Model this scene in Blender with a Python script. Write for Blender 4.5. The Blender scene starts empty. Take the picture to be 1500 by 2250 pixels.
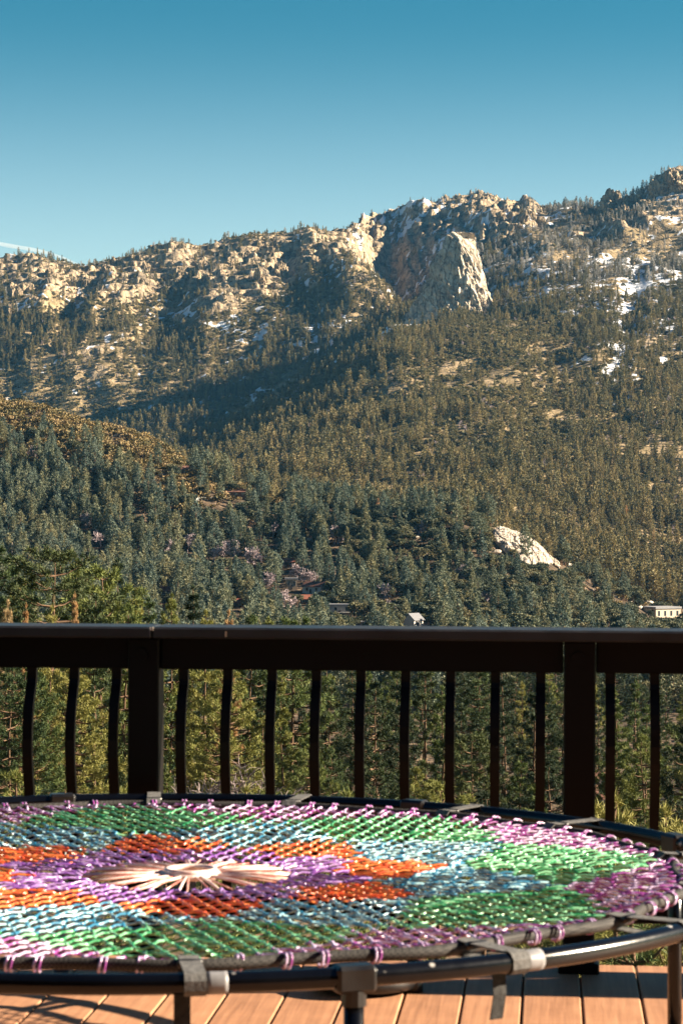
import bpy, math, random
import numpy as np

# ------------------------------------------------------------------ camera, sky, sun, exposure
SC = bpy.context.scene
COL = SC.collection
F, YH, ROLL, CAMH = 5300.0, 1140.0, 0.0043, 1.174     # focal length and horizon row in photograph pixels, camera height over the deck
SUN_AZ, SUN_EL = math.radians(87.1), math.radians(25.0)
cam_d = bpy.data.cameras.new('camera')
cam_d.sensor_fit = 'VERTICAL'; cam_d.sensor_height = 36.0; cam_d.lens = 36.0 * F / 2250.0
cam_d.clip_start = 0.1; cam_d.clip_end = 60000.0
cam_d.dof.use_dof = True; cam_d.dof.focus_distance = 1500.0; cam_d.dof.aperture_fstop = 18.0
cam = bpy.data.objects.new('camera', cam_d); COL.objects.link(cam)
cam.location = (0, 0, CAMH)
from mathutils import Matrix, Vector
PITCH = math.atan((YH - 1125.0) / F)
cam.rotation_euler = (Matrix.Rotation(math.pi / 2 + PITCH, 3, 'X') @ Matrix.Rotation(ROLL, 3, 'Z')).to_euler()
SC.camera = cam

world = bpy.data.worlds.new('World'); SC.world = world; world.use_nodes = True
wn = world.node_tree.nodes; wl = world.node_tree.links
wn.clear()
sky = wn.new('ShaderNodeTexSky'); sky.sky_type = 'NISHITA'; sky.sun_disc = False
sky.sun_elevation = SUN_EL; sky.sun_rotation = SUN_AZ
sky.altitude = 1700; sky.air_density = 1.15; sky.dust_density = 0.55; sky.ozone_density = 1.6
tint = wn.new('ShaderNodeMix'); tint.data_type = 'RGBA'; tint.blend_type = 'MULTIPLY'; tint.inputs[0].default_value = 1.0
# deep mountain blue: the sky darkens with elevation, on to the zenith, the same all round
wtc = wn.new('ShaderNodeTexCoord'); wsep = wn.new('ShaderNodeSeparateXYZ'); wl.new(wtc.outputs['Generated'], wsep.inputs[0])
wramp = wn.new('ShaderNodeValToRGB'); wcr = wramp.color_ramp; wcr.interpolation = 'EASE'
for _p, _c in ((0.09, (.66, .71, .625)), (0.215, (.100, .366, .382)), (0.5, (.10, .31, .40)), (1.0, (.095, .25, .38))):
    _e = wcr.elements[0] if _p == 0.09 else (wcr.elements[-1] if _p == 1.0 else wcr.elements.new(_p)); _e.position = _p; _e.color = (*_c, 1)
wl.new(wsep.outputs[2], wramp.inputs[0]); wl.new(wramp.outputs[0], tint.inputs[7])
bgn = wn.new('ShaderNodeBackground'); bgn.inputs[1].default_value = 0.05
wout = wn.new('ShaderNodeOutputWorld')
wl.new(sky.outputs[0], tint.inputs[6]); wl.new(tint.outputs[2], bgn.inputs[0]); wl.new(bgn.outputs[0], wout.inputs[0])

sun_d = bpy.data.lights.new('sun', 'SUN'); sun_d.energy = 5.0; sun_d.angle = math.radians(0.53); sun_d.color = (1.0, 0.83, 0.62)
sun = bpy.data.objects.new('sun', sun_d); COL.objects.link(sun)
sdir = Vector((math.sin(SUN_AZ) * math.cos(SUN_EL), math.cos(SUN_AZ) * math.cos(SUN_EL), math.sin(SUN_EL)))
sun.rotation_euler = sdir.to_track_quat('Z', 'Y').to_euler()

vs = SC.view_settings
vs.view_transform = 'Standard'; vs.look = 'None'; vs.gamma = 1.0; vs.use_curve_mapping = False
vs.exposure = 2.2
SC.render.film_transparent = False
cy = SC.cycles
cy.max_bounces = 5; cy.diffuse_bounces = 3; cy.glossy_bounces = 3; cy.transmission_bounces = 3
cy.transparent_max_bounces = 6; cy.volume_bounces = 0
cy.use_denoising = True
try:
    cy.denoiser = 'OPENIMAGEDENOISE'
except Exception:
    pass

# ------------------------------------------------------------------ helpers
def unroll(px, py):
    return (px - 750.0) + ROLL * (py - 1125.0), (py - 1125.0) - ROLL * (px - 750.0) + 1125.0
def at(px, py, d):                       # photograph pixel + depth -> world point
    x, y = unroll(px, py)
    return Vector((x / F * d, d, CAMH + (YH - y) / F * d))

def mesh_np(name, v, f, mats=(), smooth=False, midx=None):
    """v (n,3) array, f list of index arrays with equal row length, or one array."""
    me = bpy.data.meshes.new(name)
    v = np.asarray(v, np.float32)
    fs = f if isinstance(f, list) else [f]
    fs = [np.asarray(a, np.int32) for a in fs if len(a)]
    loops = np.concatenate([a.ravel() for a in fs])
    tot = np.concatenate([np.full(len(a), a.shape[1], np.int32) for a in fs])
    start = np.concatenate([[0], np.cumsum(tot)[:-1]]).astype(np.int32)
    me.vertices.add(len(v)); me.vertices.foreach_set('co', v.ravel())
    me.loops.add(len(loops)); me.loops.foreach_set('vertex_index', loops)
    me.polygons.add(len(tot)); me.polygons.foreach_set('loop_start', start)
    try:
        me.polygons.foreach_set('loop_total', tot)
    except Exception:
        pass
    for m in mats:
        me.materials.append(m)
    if midx is not None:
        me.polygons.foreach_set('material_index', np.asarray(midx, np.int32))
    me.update(calc_edges=True); me.validate()
    me.polygons.foreach_set('use_smooth', np.full(len(me.polygons), bool(smooth))); me.update()
    return me

class MB:                                # collects pieces of geometry for one mesh
    def __init__(self): self.v = []; self.q = []; self.t = []; self.n = 0; self.qm = []; self.tm = []
    def add(self, v, q=None, t=None, m=0):
        v = np.asarray(v, float).reshape(-1, 3)
        if q is not None and len(q):
            q = np.asarray(q, int) + self.n; self.q.append(q); self.qm.append(np.full(len(q), m))
        if t is not None and len(t):
            t = np.asarray(t, int) + self.n; self.t.append(t); self.tm.append(np.full(len(t), m))
        self.v.append(v); self.n += len(v)
    def box(self, lo, hi, m=0, rot=None, bev=0.0):
        lo = np.array(lo, float); hi = np.array(hi, float)
        if bev > 0:
            bev = min(bev, 0.45 * float((hi - lo).min()))
            bm_v = []
            for sx in (0, 1):
                for sy in (0, 1):
                    for sz in (0, 1):
                        c = np.where([sx, sy, sz], hi, lo); s = np.where([sx, sy, sz], -1, 1) * bev
                        for ax in range(3):
                            p = c.copy()
                            for a2 in range(3):
                                if a2 != ax: p[a2] += s[a2]
                            bm_v.append(p)
            idx = lambda sx, sy, sz, ax: ((sx * 2 + sy) * 2 + sz) * 3 + ax
            q = []; t = []
            ring = [(0, 0), (1, 0), (1, 1), (0, 1)]
            for ax in range(3):
                for s in (0, 1):
                    f = []
                    for a, b in ring:
                        k = [0, 0, 0]; k[ax] = s; o = [i for i in range(3) if i != ax]; k[o[0]] = a; k[o[1]] = b
                        f.append(idx(*k, ax))
                    q.append(f if (s == 1) == (ax != 1) else f[::-1])
            for ax in range(3):                       # edges along ax
                o = [i for i in range(3) if i != ax]
                for a in (0, 1):
                    for b in (0, 1):
                        k0 = [0, 0, 0]; k0[o[0]] = a; k0[o[1]] = b; k1 = list(k0); k1[ax] = 1
                        f = [idx(*k0, o[0]), idx(*k1, o[0]), idx(*k1, o[1]), idx(*k0, o[1])]
                        flip = ((a + b) % 2 == 0) ^ (ax == 1)
                        q.append(f if not flip else f[::-1])
            for sx in (0, 1):
                for sy in (0, 1):
                    for sz in (0, 1):
                        f = [idx(sx, sy, sz, 0), idx(sx, sy, sz, 1), idx(sx, sy, sz, 2)]
                        t.append(f if (sx + sy + sz) % 2 == 1 else f[::-1])
            v = np.array(bm_v)
        else:
            v = np.array([[x, y, z] for x in (lo[0], hi[0]) for y in (lo[1], hi[1]) for z in (lo[2], hi[2])])
            q = [[0, 1, 3, 2], [4, 6, 7, 5], [0, 4, 5, 1], [2, 3, 7, 6], [0, 2, 6, 4], [1, 5, 7, 3]]; t = None
        if rot is not None:
            v = v @ np.asarray(rot).T
        self.add(v, q, t, m); return self
    def tube(self, pts, r, n=8, m=0, cap=True, closed=False, flat=None):
        """tube along pts; r scalar or per point; flat=(w,h) makes a ribbon-like section."""
        p = np.asarray(pts, float); k = len(p)
        r = np.full(k, r, float) if np.isscalar(r) else np.asarray(r, float)
        if closed: tan = np.roll(p, -1, 0) - np.roll(p, 1, 0)
        else: tan = np.gradient(p, axis=0)
        tan /= np.linalg.norm(tan, axis=1)[:, None] + 1e-12
        up = np.array([0, 0, 1.0]) if abs(tan[:, 2]).mean() < 0.85 else np.array([0, 1.0, 0])
        a = np.cross(tan, up); a /= np.linalg.norm(a, axis=1)[:, None] + 1e-12
        b = np.cross(a, tan)
        th = np.arange(n) / n * 2 * np.pi
        v = p[:, None] + r[:, None, None] * (np.cos(th)[None, :, None] * a[:, None] + np.sin(th)[None, :, None] * b[:, None])
        i = np.arange(k if closed else k - 1)[:, None]; j = np.arange(n)[None]
        i2 = (i + 1) % k; j2 = (j + 1) % n
        q = np.stack([i * n + j, i2 * n + j, i2 * n + j2, i * n + j2], -1).reshape(-1, 4)
        t = None
        if cap and not closed:
            v = np.concatenate([v.reshape(-1, 3), p[:1], p[-1:]])
            jj = np.arange(n); c0 = k * n
            t = np.concatenate([np.stack([np.full(n, c0), jj, (jj + 1) % n], 1), np.stack([np.full(n, c0 + 1), (k - 1) * n + (jj + 1) % n, (k - 1) * n + jj], 1)])
        self.add(v.reshape(-1, 3), q, t, m); return self
    def mesh(self, name, mats, smooth=False):
        mi = np.concatenate([np.concatenate(self.qm) if self.qm else np.zeros(0), np.concatenate(self.tm) if self.tm else np.zeros(0)])
        fs = ([np.concatenate(self.q)] if self.q else []) + ([np.concatenate(self.t)] if self.t else [])
        return mesh_np(name, np.concatenate(self.v), fs, mats if isinstance(mats, (list, tuple)) else [mats], smooth, mi)

def link(name, me, parent=None, loc=None, rot=None, scale=None):
    o = bpy.data.objects.new(name, me); COL.objects.link(o)
    if parent is not None: o.parent = parent
    if loc is not None: o.location = loc
    if rot is not None: o.rotation_euler = rot
    if scale is not None: o.scale = scale if hasattr(scale, '__len__') else (scale,) * 3
    return o
def tag(o, label=None, cat=None, group=None, kind=None):
    if label: o['label'] = label
    if cat: o['category'] = cat
    if group: o['group'] = group
    if kind: o['kind'] = kind
    return o
def empty(name, loc=(0, 0, 0), rz=0.0, scale=1.0):
    o = bpy.data.objects.new(name, None); COL.objects.link(o)
    o.location = loc; o.rotation_euler = (0, 0, rz); o.scale = (scale,) * 3 if np.isscalar(scale) else scale
    o.empty_display_size = 0.1
    return o

# gradient noise, vectorised
_rs = np.random.RandomState(7)
_perm = np.tile(_rs.permutation(512), 3)
_g3 = _rs.normal(size=(512, 3)); _g3 /= np.linalg.norm(_g3, axis=1)[:, None]
def noise3(x, y, z):
    x, y, z = np.broadcast_arrays(np.asarray(x, float), np.asarray(y, float), np.asarray(z, float))
    xi = np.floor(x).astype(int); yi = np.floor(y).astype(int); zi = np.floor(z).astype(int)
    xf = x - xi; yf = y - yi; zf = z - zi
    u = xf**3 * (xf * (xf * 6 - 15) + 10); v = yf**3 * (yf * (yf * 6 - 15) + 10); w = zf**3 * (zf * (zf * 6 - 15) + 10)
    def g(a, b, c):
        h = _perm[_perm[_perm[(xi + a) & 511] + ((yi + b) & 511)] + ((zi + c) & 511)]
        gr = _g3[h]
        return gr[..., 0] * (xf - a) + gr[..., 1] * (yf - b) + gr[..., 2] * (zf - c)
    l = lambda a, b, t: a + (b - a) * t
    return 1.6 * l(l(l(g(0,0,0), g(1,0,0), u), l(g(0,1,0), g(1,1,0), u), v), l(l(g(0,0,1), g(1,0,1), u), l(g(0,1,1), g(1,1,1), u), v), w)
def noise2(x, y, s=0.0): return noise3(x, y, np.full(np.shape(x), s + 0.37))
def fbm2(x, y, oct=4, s=0.0, gain=0.5):
    a = 1.0; t = 0
    for k in range(oct):
        t = t + a * noise2(x * 2**k, y * 2**k, s + 11.3 * k); a *= gain
    return t
def ridged2(x, y, oct=4, s=0.0, gain=0.5):
    a = 1.0; t = 0
    for k in range(oct):
        t = t + a * (1 - 2 * np.abs(noise2(x * 2**k, y * 2**k, s + 7.7 * k))); a *= gain
    return t
def sstep(a, b, x):
    t = np.clip((x - a) / (b - a), 0, 1); return t * t * (3 - 2 * t)

# ------------------------------------------------------------------ materials
def mat(name, rough=0.8, spec=0.3):
    m = bpy.data.materials.new(name); m.use_nodes = True
    n = m.node_tree.nodes; b = n['Principled BSDF']
    b.inputs['Roughness'].default_value = rough; b.inputs['Specular IOR Level'].default_value = spec
    return m, n, m.node_tree.links, b
def ramp(n, stops, interp='LINEAR'):
    r = n.new('ShaderNodeValToRGB'); cr = r.color_ramp; cr.interpolation = interp
    while len(cr.elements) < len(stops): cr.elements.new(0.5)
    for e, (p, c) in zip(cr.elements, stops):
        e.position = p; e.color = (*c, 1)
    return r
def noise_node(n, l, scale, detail=4, rough=0.55, coord=None, dist=0.0):
    t = n.new('ShaderNodeTexNoise'); t.inputs['Scale'].default_value = scale; t.inputs['Detail'].default_value = detail
    t.inputs['Roughness'].default_value = rough; t.inputs['Distortion'].default_value = dist
    if coord is not None: l.new(coord, t.inputs['Vector'])
    return t
def mixc(n, l, fac, a, b, mode='MIX'):
    x = n.new('ShaderNodeMix'); x.data_type = 'RGBA'; x.blend_type = mode
    for s, k in ((fac, 0), (a, 6), (b, 7)):
        if isinstance(s, (int, float)): x.inputs[k].default_value = s
        elif isinstance(s, tuple): x.inputs[k].default_value = (*s, 1)
        else: l.new(s, x.inputs[k])
    return x.outputs[2]
def mathn(n, l, op, a, b=None, c=None, clamp=False):
    x = n.new('ShaderNodeMath'); x.operation = op; x.use_clamp = clamp
    for k, s in enumerate((a, b, c)):
        if s is None: continue
        if isinstance(s, (int, float)): x.inputs[k].default_value = s
        else: l.new(s, x.inputs[k])
    return x.outputs[0]
def bumpn(n, l, h, strength, dist, b):
    x = n.new('ShaderNodeBump'); x.inputs['Strength'].default_value = strength; x.inputs['Distance'].default_value = dist
    l.new(h, x.inputs['Height']); l.new(x.outputs[0], b.inputs['Normal'])

def simple(name, col, rough=0.6, spec=0.4, nscale=None, var=0.25, metal=0.0, bump=0.0):
    m, n, l, b = mat(name, rough, spec)
    b.inputs['Metallic'].default_value = metal
    if nscale:
        tc = n.new('ShaderNodeTexCoord'); t = noise_node(n, l, nscale, 5, 0.6, tc.outputs['Object'])
        r = ramp(n, [(0.3, tuple(c * (1 - var) for c in col)), (0.7, tuple(min(1, c * (1 + var)) for c in col))])
        l.new(t.outputs[0], r.inputs[0]); l.new(r.outputs[0], b.inputs['Base Color'])
        if bump: bumpn(n, l, t.outputs[0], bump, 0.01, b)
    else:
        b.inputs['Base Color'].default_value = (*col, 1)
    return m

def foliage(name, cols, scale=0.35, trans=0.22, rough=0.7):
    """leaf material: colour differs from tree to tree (random per object) and from clump to clump (noise)."""
    m, n, l, b = mat(name, rough, 0.25)
    oi = n.new('ShaderNodeObjectInfo'); tc = n.new('ShaderNodeTexCoord')
    t = noise_node(n, l, scale, 3, 0.6, tc.outputs['Object'])
    s = mathn(n, l, 'MULTIPLY_ADD', t.outputs[0], 0.9, -0.45)
    s = mathn(n, l, 'ADD', oi.outputs['Random'], s, clamp=True)
    k = len(cols)
    r = ramp(n, [(i / max(1, k - 1), c) for i, c in enumerate(cols)])
    l.new(s, r.inputs[0]); l.new(r.outputs[0], b.inputs['Base Color'])
    tr = n.new('ShaderNodeBsdfTranslucent'); l.new(r.outputs[0], tr.inputs[0])
    mx = n.new('ShaderNodeMixShader'); mx.inputs[0].default_value = trans
    out = [x for x in n if x.type == 'OUTPUT_MATERIAL'][0]
    l.new(b.outputs[0], mx.inputs[1]); l.new(tr.outputs[0], mx.inputs[2]); l.new(mx.outputs[0], out.inputs[0])
    return m

def rock_shader(n, l, pos, scale=1.0, cols=((0.105, 0.088, 0.07), (0.27, 0.21, 0.138), (0.42, 0.325, 0.215))):
    t = noise_node(n, l, 0.05 * scale, 6, 0.62, pos)
    mp = n.new('ShaderNodeMapping'); mp.inputs['Scale'].default_value = (0.16 * scale, 0.16 * scale, 0.03 * scale); l.new(pos, mp.inputs[0])
    st = noise_node(n, l, 1.0, 5, 0.6, mp.outputs[0])
    mix = mathn(n, l, 'ADD', mathn(n, l, 'MULTIPLY', t.outputs[0], 0.55), mathn(n, l, 'MULTIPLY', st.outputs[0], 0.45))
    r = ramp(n, [(0.39, cols[0]), (0.49, cols[1]), (0.60, cols[2])])
    l.new(mix, r.inputs[0])
    mp2 = n.new('ShaderNodeMapping'); mp2.inputs['Scale'].default_value = (0.075 * scale, 0.075 * scale, 0.014 * scale); l.new(pos, mp2.inputs[0])
    wob = n.new('ShaderNodeVectorMath'); l.new(mp2.outputs[0], wob.inputs[0]); wn_ = noise_node(n, l, 0.09 * scale, 3, 0.6, pos)
    sc_ = n.new('ShaderNodeVectorMath'); sc_.operation = 'SCALE'; sc_.inputs['Scale'].default_value = 0.7; l.new(wn_.outputs['Color'], sc_.inputs[0]); l.new(sc_.outputs[0], wob.inputs[1])
    vc = n.new('ShaderNodeTexVoronoi'); vc.feature = 'DISTANCE_TO_EDGE'; vc.inputs['Scale'].default_value = 1.0; l.new(wob.outputs[0], vc.inputs['Vector'])
    rc = ramp(n, [(0.01, (0.55, 0.53, 0.51)), (0.07, (1, 1, 1))]); l.new(vc.outputs['Distance'], rc.inputs[0])   # joints in the granite
    hgt = mathn(n, l, 'ADD', mix, mathn(n, l, 'MULTIPLY', mathn(n, l, 'MINIMUM', vc.outputs['Distance'], 0.09), 4.0))
    return mixc(n, l, 1.0, r.outputs[0], rc.outputs[0], 'MULTIPLY'), hgt

def make_rock_mat(name, scale=1.0, bump=1.0, bdist=3.0, snow=0.0, cols=None):
    m, n, l, b = mat(name, 0.9, 0.15)
    g = n.new('ShaderNodeNewGeometry')
    c, h = rock_shader(n, l, g.outputs['Position'], scale, *([cols] if cols else []))
    if snow:
        sp = n.new('ShaderNodeSeparateXYZ'); l.new(g.outputs['Normal'], sp.inputs[0])
        t = noise_node(n, l, 0.08 * scale, 4, 0.6, g.outputs['Position'])
        s = mathn(n, l, 'ADD', mathn(n, l, 'MULTIPLY', sp.outputs[2], 0.6), t.outputs[0])
        rs = ramp(n, [(0.97 - snow * 0.2, (0, 0, 0)), (1.0 - snow * 0.2 + 0.02, (1, 1, 1))]); l.new(s, rs.inputs[0])
        c = mixc(n, l, rs.outputs[0], c, (0.8, 0.82, 0.85))
    l.new(c, b.inputs['Base Color']); bumpn(n, l, h, bump, bdist, b)
    return m
# ------------------------------------------------------------------ terrain: one sheet from the deck's foot over the wooded hill to the ridge
def ip(pts, x): 
    a = np.array(pts, float); return np.interp(x, a[:, 0], a[:, 1])
def sm(y, k):                             # smooth along columns
    ker = np.hanning(2 * k + 3)[1:-1]; ker /= ker.sum()
    return np.convolve(np.pad(y, k, 'edge'), ker, 'valid')

NC = 760
uc = np.concatenate([np.linspace(-3600, -260, 50)[:-1], np.linspace(-260, 1760, NC - 99), np.linspace(1760, 5200, 51)[1:]])
NC = len(uc)
yfix = -ROLL * (uc - 750)                # photograph row -> unrolled row
HILL = [(-3600, 1150), (-900, 900), (-300, 850), (0, 885), (100, 908), (200, 944), (310, 966), (400, 1020), (500, 1062), (600, 1100), (750, 1124), (900, 1130), (1000, 1136), (1080, 1158), (1160, 1190), (1230, 1240), (1290, 1285), (1400, 1345), (1500, 1392), (1700, 1420), (5200, 1430)]
RIDGE = [(-3600, 760), (-900, 640), (-300, 610), (-100, 596), (0, 582), (60, 569), (140, 584), (180, 590), (280, 565), (400, 553), (460, 548), (560, 522), (660, 515), (770, 514), (800, 505), (830, 494), (920, 466), (1040, 452), (1085, 470), (1130, 494), (1160, 476), (1190, 486), (1230, 472), (1300, 468), (1330, 455), (1400, 435), (1430, 410), (1475, 390), (1520, 395), (1700, 430), (2200, 560), (3200, 860), (5200, 1000)]
yA = sm(ip(HILL, uc), 3) + yfix
dA = ip([(-3600, 1700), (0, 1500), (500, 1380), (1000, 1280), (1300, 1220), (5200, 1200)], uc)
yR = ip(RIDGE, uc) + yfix
dR = sm(ip([(-3600, 4300), (700, 4400), (760, 4420), (800, 4850), (1060, 4900), (1200, 4650), (1320, 4450), (5200, 4300)], uc), 4)
hB = ip([(-3600, 1150), (-300, 1020), (0, 1015), (400, 1085), (750, 1152), (1100, 1190), (1300, 1280), (1500, 1340), (1800, 1370), (5200, 1390)], uc) + yfix
yC = ip([(-3600, 1120), (0, 1015), (300, 1030), (400, 1042), (500, 1022), (600, 995), (750, 968), (900, 938), (1100, 925), (1300, 940), (1420, 962), (1500, 975), (1800, 1010), (2600, 1150), (5200, 1250)], uc) + yfix
yD = sm(ip([(-3600, 1100), (-200, 1015), (0, 1010), (300, 1012), (400, 1002), (480, 972), (560, 943), (620, 908), (740, 825), (870, 752), (960, 740), (1085, 732), (1200, 722), (1350, 706), (1500, 712), (1800, 780), (2600, 1000), (5200, 1150)], uc), 3) + yfix
oE = ip([(-3600, 20), (300, 30), (480, 44), (740, 44), (860, 26), (960, 0), (1085, -10), (1200, -34), (5200, -38)], uc)
yF = ip([(-3600, 1060), (0, 965), (300, 938), (400, 934), (480, 918), (560, 894), (620, 868), (740, 802), (850, 744), (920, 738), (1000, 722), (1085, 708), (1140, 678), (1200, 648), (1350, 630), (1500, 640), (1800, 710), (2600, 960), (5200, 1120)], uc) + yfix
yM = ip([(-3600, 980), (0, 835), (300, 818), (500, 802), (620, 786), (740, 764), (800, 750), (850, 736), (900, 724), (960, 712), (1000, 700), (1085, 655), (1200, 612), (1350, 600), (1500, 608), (1800, 676), (2600, 930), (5200, 1100)], uc) + yfix
yG = ip([(-3600, 900), (0, 735), (200, 725), (300, 722), (400, 712), (500, 704), (600, 694), (690, 676), (740, 650), (772, 630), (800, 622), (830, 634), (855, 656), (870, 690), (890, 706), (920, 692), (1000, 640), (1085, 598), (1200, 575), (1350, 566), (1500, 572), (1800, 640), (2600, 900), (5200, 1080)], uc) + yfix
yG2 = ip([(-3600, 820), (0, 640), (140, 650), (300, 632), (430, 628), (520, 612), (640, 592), (740, 568), (766, 566), (800, 606), (830, 645), (870, 692), (890, 668), (940, 640), (1000, 600), (1085, 548), (1200, 530), (1300, 520), (1350, 505), (1500, 470), (1800, 560), (2600, 850), (5200, 1050)], uc) + yfix
lef = ip([(-900, 9), (0, 6), (500, 3), (900, 0), (5200, -2)], uc)
one = np.ones(NC)
def zy(y, d): return CAMH + (YH - y) / F * d
K = []                                    # (depth, height) rows of knots for every column
for d, z, k in ((6.9, -3.9, 0), (12, -5.2, 0), (30, -9.5, .3), (60, -14.5, .7), (100, -20, 1), (150, -25, 1), (250, -30.5, 1), (400, -38, .8), (600, -45, .5), (780, -48, 0.2)):
    K.append((d * one, z + lef * k))
K.append((920 * one, zy(1402 + yfix, 920)))
dm = 920 + (dA - 920) * 0.5
K.append((dm, zy(1402 - (1402 - yA + yfix) * 0.44 + 0 * yfix, dm)))
K.append((dA, zy(yA, dA)))
K.append((dA + 380, zy(hB, dA + 380)))
K.append((2500 * one, zy(yC, 2500)))
K.append((3180 * one, zy(yD, 3180)))
K.append((3320 * one, zy(yD + oE, 3320)))
K.append((3500 * one, zy(yF, 3500)))
K.append((3700 * one, zy(yM, 3700)))
K.append((3900 * one, zy(yG, 3900)))
K.append((4150 * one, zy(yG2, 4150)))
K.append((dR, zy(yR, dR)))
K.append((dR + 260, zy(yR, dR) - 90))
K.append((7200 * one, zy(yR, dR) - 420))
KD = np.stack([k[0] for k in K]); KZ = np.stack([k[1] for k in K])
# rows: dense where the picture shows much ground
t_nodes = [(0, 40), (1, 16), (2, 14), (3, 12), (4, 10), (5, 10), (6, 10), (7, 8), (8, 8), (9, 8), (10, 34), (11, 34), (12, 10), (13, 44), (14, 64), (15, 18), (16, 34), (17, 40), (18, 38), (19, 60), (20, 84), (21, 12), (22, 6)]
rows = np.concatenate([i + np.arange(n) / n for i, n in t_nodes] + [[23.0]])
def hermite(KV, rows):                    # monotone cubic over the knot index
    dlt = np.diff(KV, axis=0)
    m = np.zeros_like(KV); a = dlt[:-1]; b = dlt[1:]
    m[1:-1] = np.where(a * b > 0, 2 * a * b / (a + b + 1e-12), 0); m[0] = dlt[0]; m[-1] = dlt[-1]
    i = np.minimum(rows.astype(int), len(KV) - 2); t = (rows - i)[:, None]
    h00 = 2*t**3 - 3*t**2 + 1; h10 = t**3 - 2*t**2 + t; h01 = -2*t**3 + 3*t**2; h11 = t**3 - t**2
    return h00 * KV[i] + h10 * m[i] + h01 * KV[i + 1] + h11 * m[i + 1]
def lin(KV, rows):
    i = np.minimum(rows.astype(int), len(KV) - 2); t = (rows - i)[:, None]
    return KV[i] * (1 - t) + KV[i + 1] * t
TY = lin(KD, rows)
dz = np.diff(KZ, axis=0); dd = np.diff(KD, axis=0)
sl = dz / dd                              # slopes limited, cubic in true depth
mm = np.zeros_like(KZ); a = sl[:-1]; b = sl[1:]
mm[1:-1] = np.where(a * b > 0, 2 * a * b / (a + b + 1e-12 * np.sign(a + b)), 0); mm[0] = sl[0]; mm[-1] = sl[-1]
ii = np.minimum(rows.astype(int), len(K) - 2); tt = (rows - ii)[:, None]; hh = dd[ii]
TZ = (2*tt**3 - 3*tt**2 + 1) * KZ[ii] + (tt**3 - 2*tt**2 + tt) * hh * mm[ii] + (-2*tt**3 + 3*tt**2) * KZ[ii + 1] + (tt**3 - tt**2) * hh * mm[ii + 1]
TX = (uc[None] - 750) / F * TY
# relief
far = sstep(1900, 3000, TY); up = sstep(3350, 3800, TY)
hillm = sstep(700, 1000, TY) * (1 - far)
wx = TX + 30 * noise2(TX / 160, TY / 160, 3.0); wy = TY + 30 * noise2(TX / 160, TY / 160, 5.0)
crest = 1 - 0.75 * np.exp(-((TY - dR[None]) / 120.0)**2)
TZ += (1 - far) * (0.5 * noise2(TX / 12, TY / 12, 1.0)) * sstep(8, 40, TY)
TZ += hillm * (5.5 * fbm2(TX / 170, TY / 170, 3, 2.0) + 1.2 * noise2(TX / 30, TY / 30, 4.0)) * (0.35 + 0.65 * np.clip(np.abs(TY - dA[None]) / 200, 0, 1))
gul = ridged2(wx / 210, wy / 640, 3, 8.0, 0.5)
TZ += far * crest * (13.0 * gul * (0.6 + 0.6 * up) + 8 * fbm2(wx / 120, wy / 150, 3, 9.0))
rib = ridged2(wx / 118, wy / 900, 2, 28.0, 0.45)
TZ += up * crest * (1 - sstep(720, 830, uc))[None] * 19.0 * (rib - .35) * sstep(3600, 3800, TY)
TZ += far * (1.6 * noise2(TX / 22, TY / 26, 10.0))
# crags on the upper faces: stepped ledges and flutes
rk = fbm2(TX / 230, TY / 300, 3, 21.0)
YY = YH - (TZ - CAMH) / TY * F - yfix[None] * 0          # projected row of every point
YYs = YY - yfix[None]
alt = sstep(760, 560, YY)
left = 1 - sstep(860, 1000, uc)[None] * np.ones_like(TY)
rockm = sstep(-0.05, 0.30, rk + 0.75 * alt * left - 0.36 + 0.14 * up) * sstep(3500, 3800, TY)
backface = sstep(775, 800, uc)[None] * (1 - sstep(1150, 1230, uc))[None] * sstep(4080, 4200, TY)
rockm = np.maximum(rockm, backface * 1.0)
summit = sstep(1290, 1330, uc)[None] * sstep(4200, 4330, TY)
rockm = np.maximum(rockm, summit * sstep(-0.5, 0.1, rk))
hslab = np.exp(-(((uc[None] - 1150) / 62)**4)) * np.exp(-((YYs - (1185 + .5 * (uc[None] - 1150))) / 26)**4) * (TY < 1500)
rockm = np.maximum(rockm, np.clip(hslab * .6 + .3 * hslab * fbm2(TX / 9, TY / 12, 3, 35.0), 0, 1))
slab = np.exp(-(((uc[None] - 1410) / 75)**2 + ((TY - 3020) / 70)**2)) * 1.5
rockm = np.maximum(rockm, np.clip(slab * (0.7 + fbm2(TX / 40, TY / 60, 3, 33.0)), 0, 1))
cell = np.abs(noise2(wx / 46, wy / 60, 13.0)); cell2 = np.abs(noise2(wx / 19, wy / 26, 14.0))
TZ += rockm * up * (16 * cell + 8 * cell2 + 3.0 * noise2(TX / 9, TY / 11, 15.0) - 4) * (0.45 + 0.55 * crest)
TZ += backface * rockm * 7 * ridged2(TX / 24, TY / 160, 3, 19.0)
TZ += summit * rockm * 9 * ridged2(TX / 45, TY / 50, 2, 17.0)
led = 14.0
st = TZ / led; stf = st - np.floor(st)
TZ += rockm * up * led * 0.55 * (np.floor(st) + sstep(0.3, 0.7, stf) - st)
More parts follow.
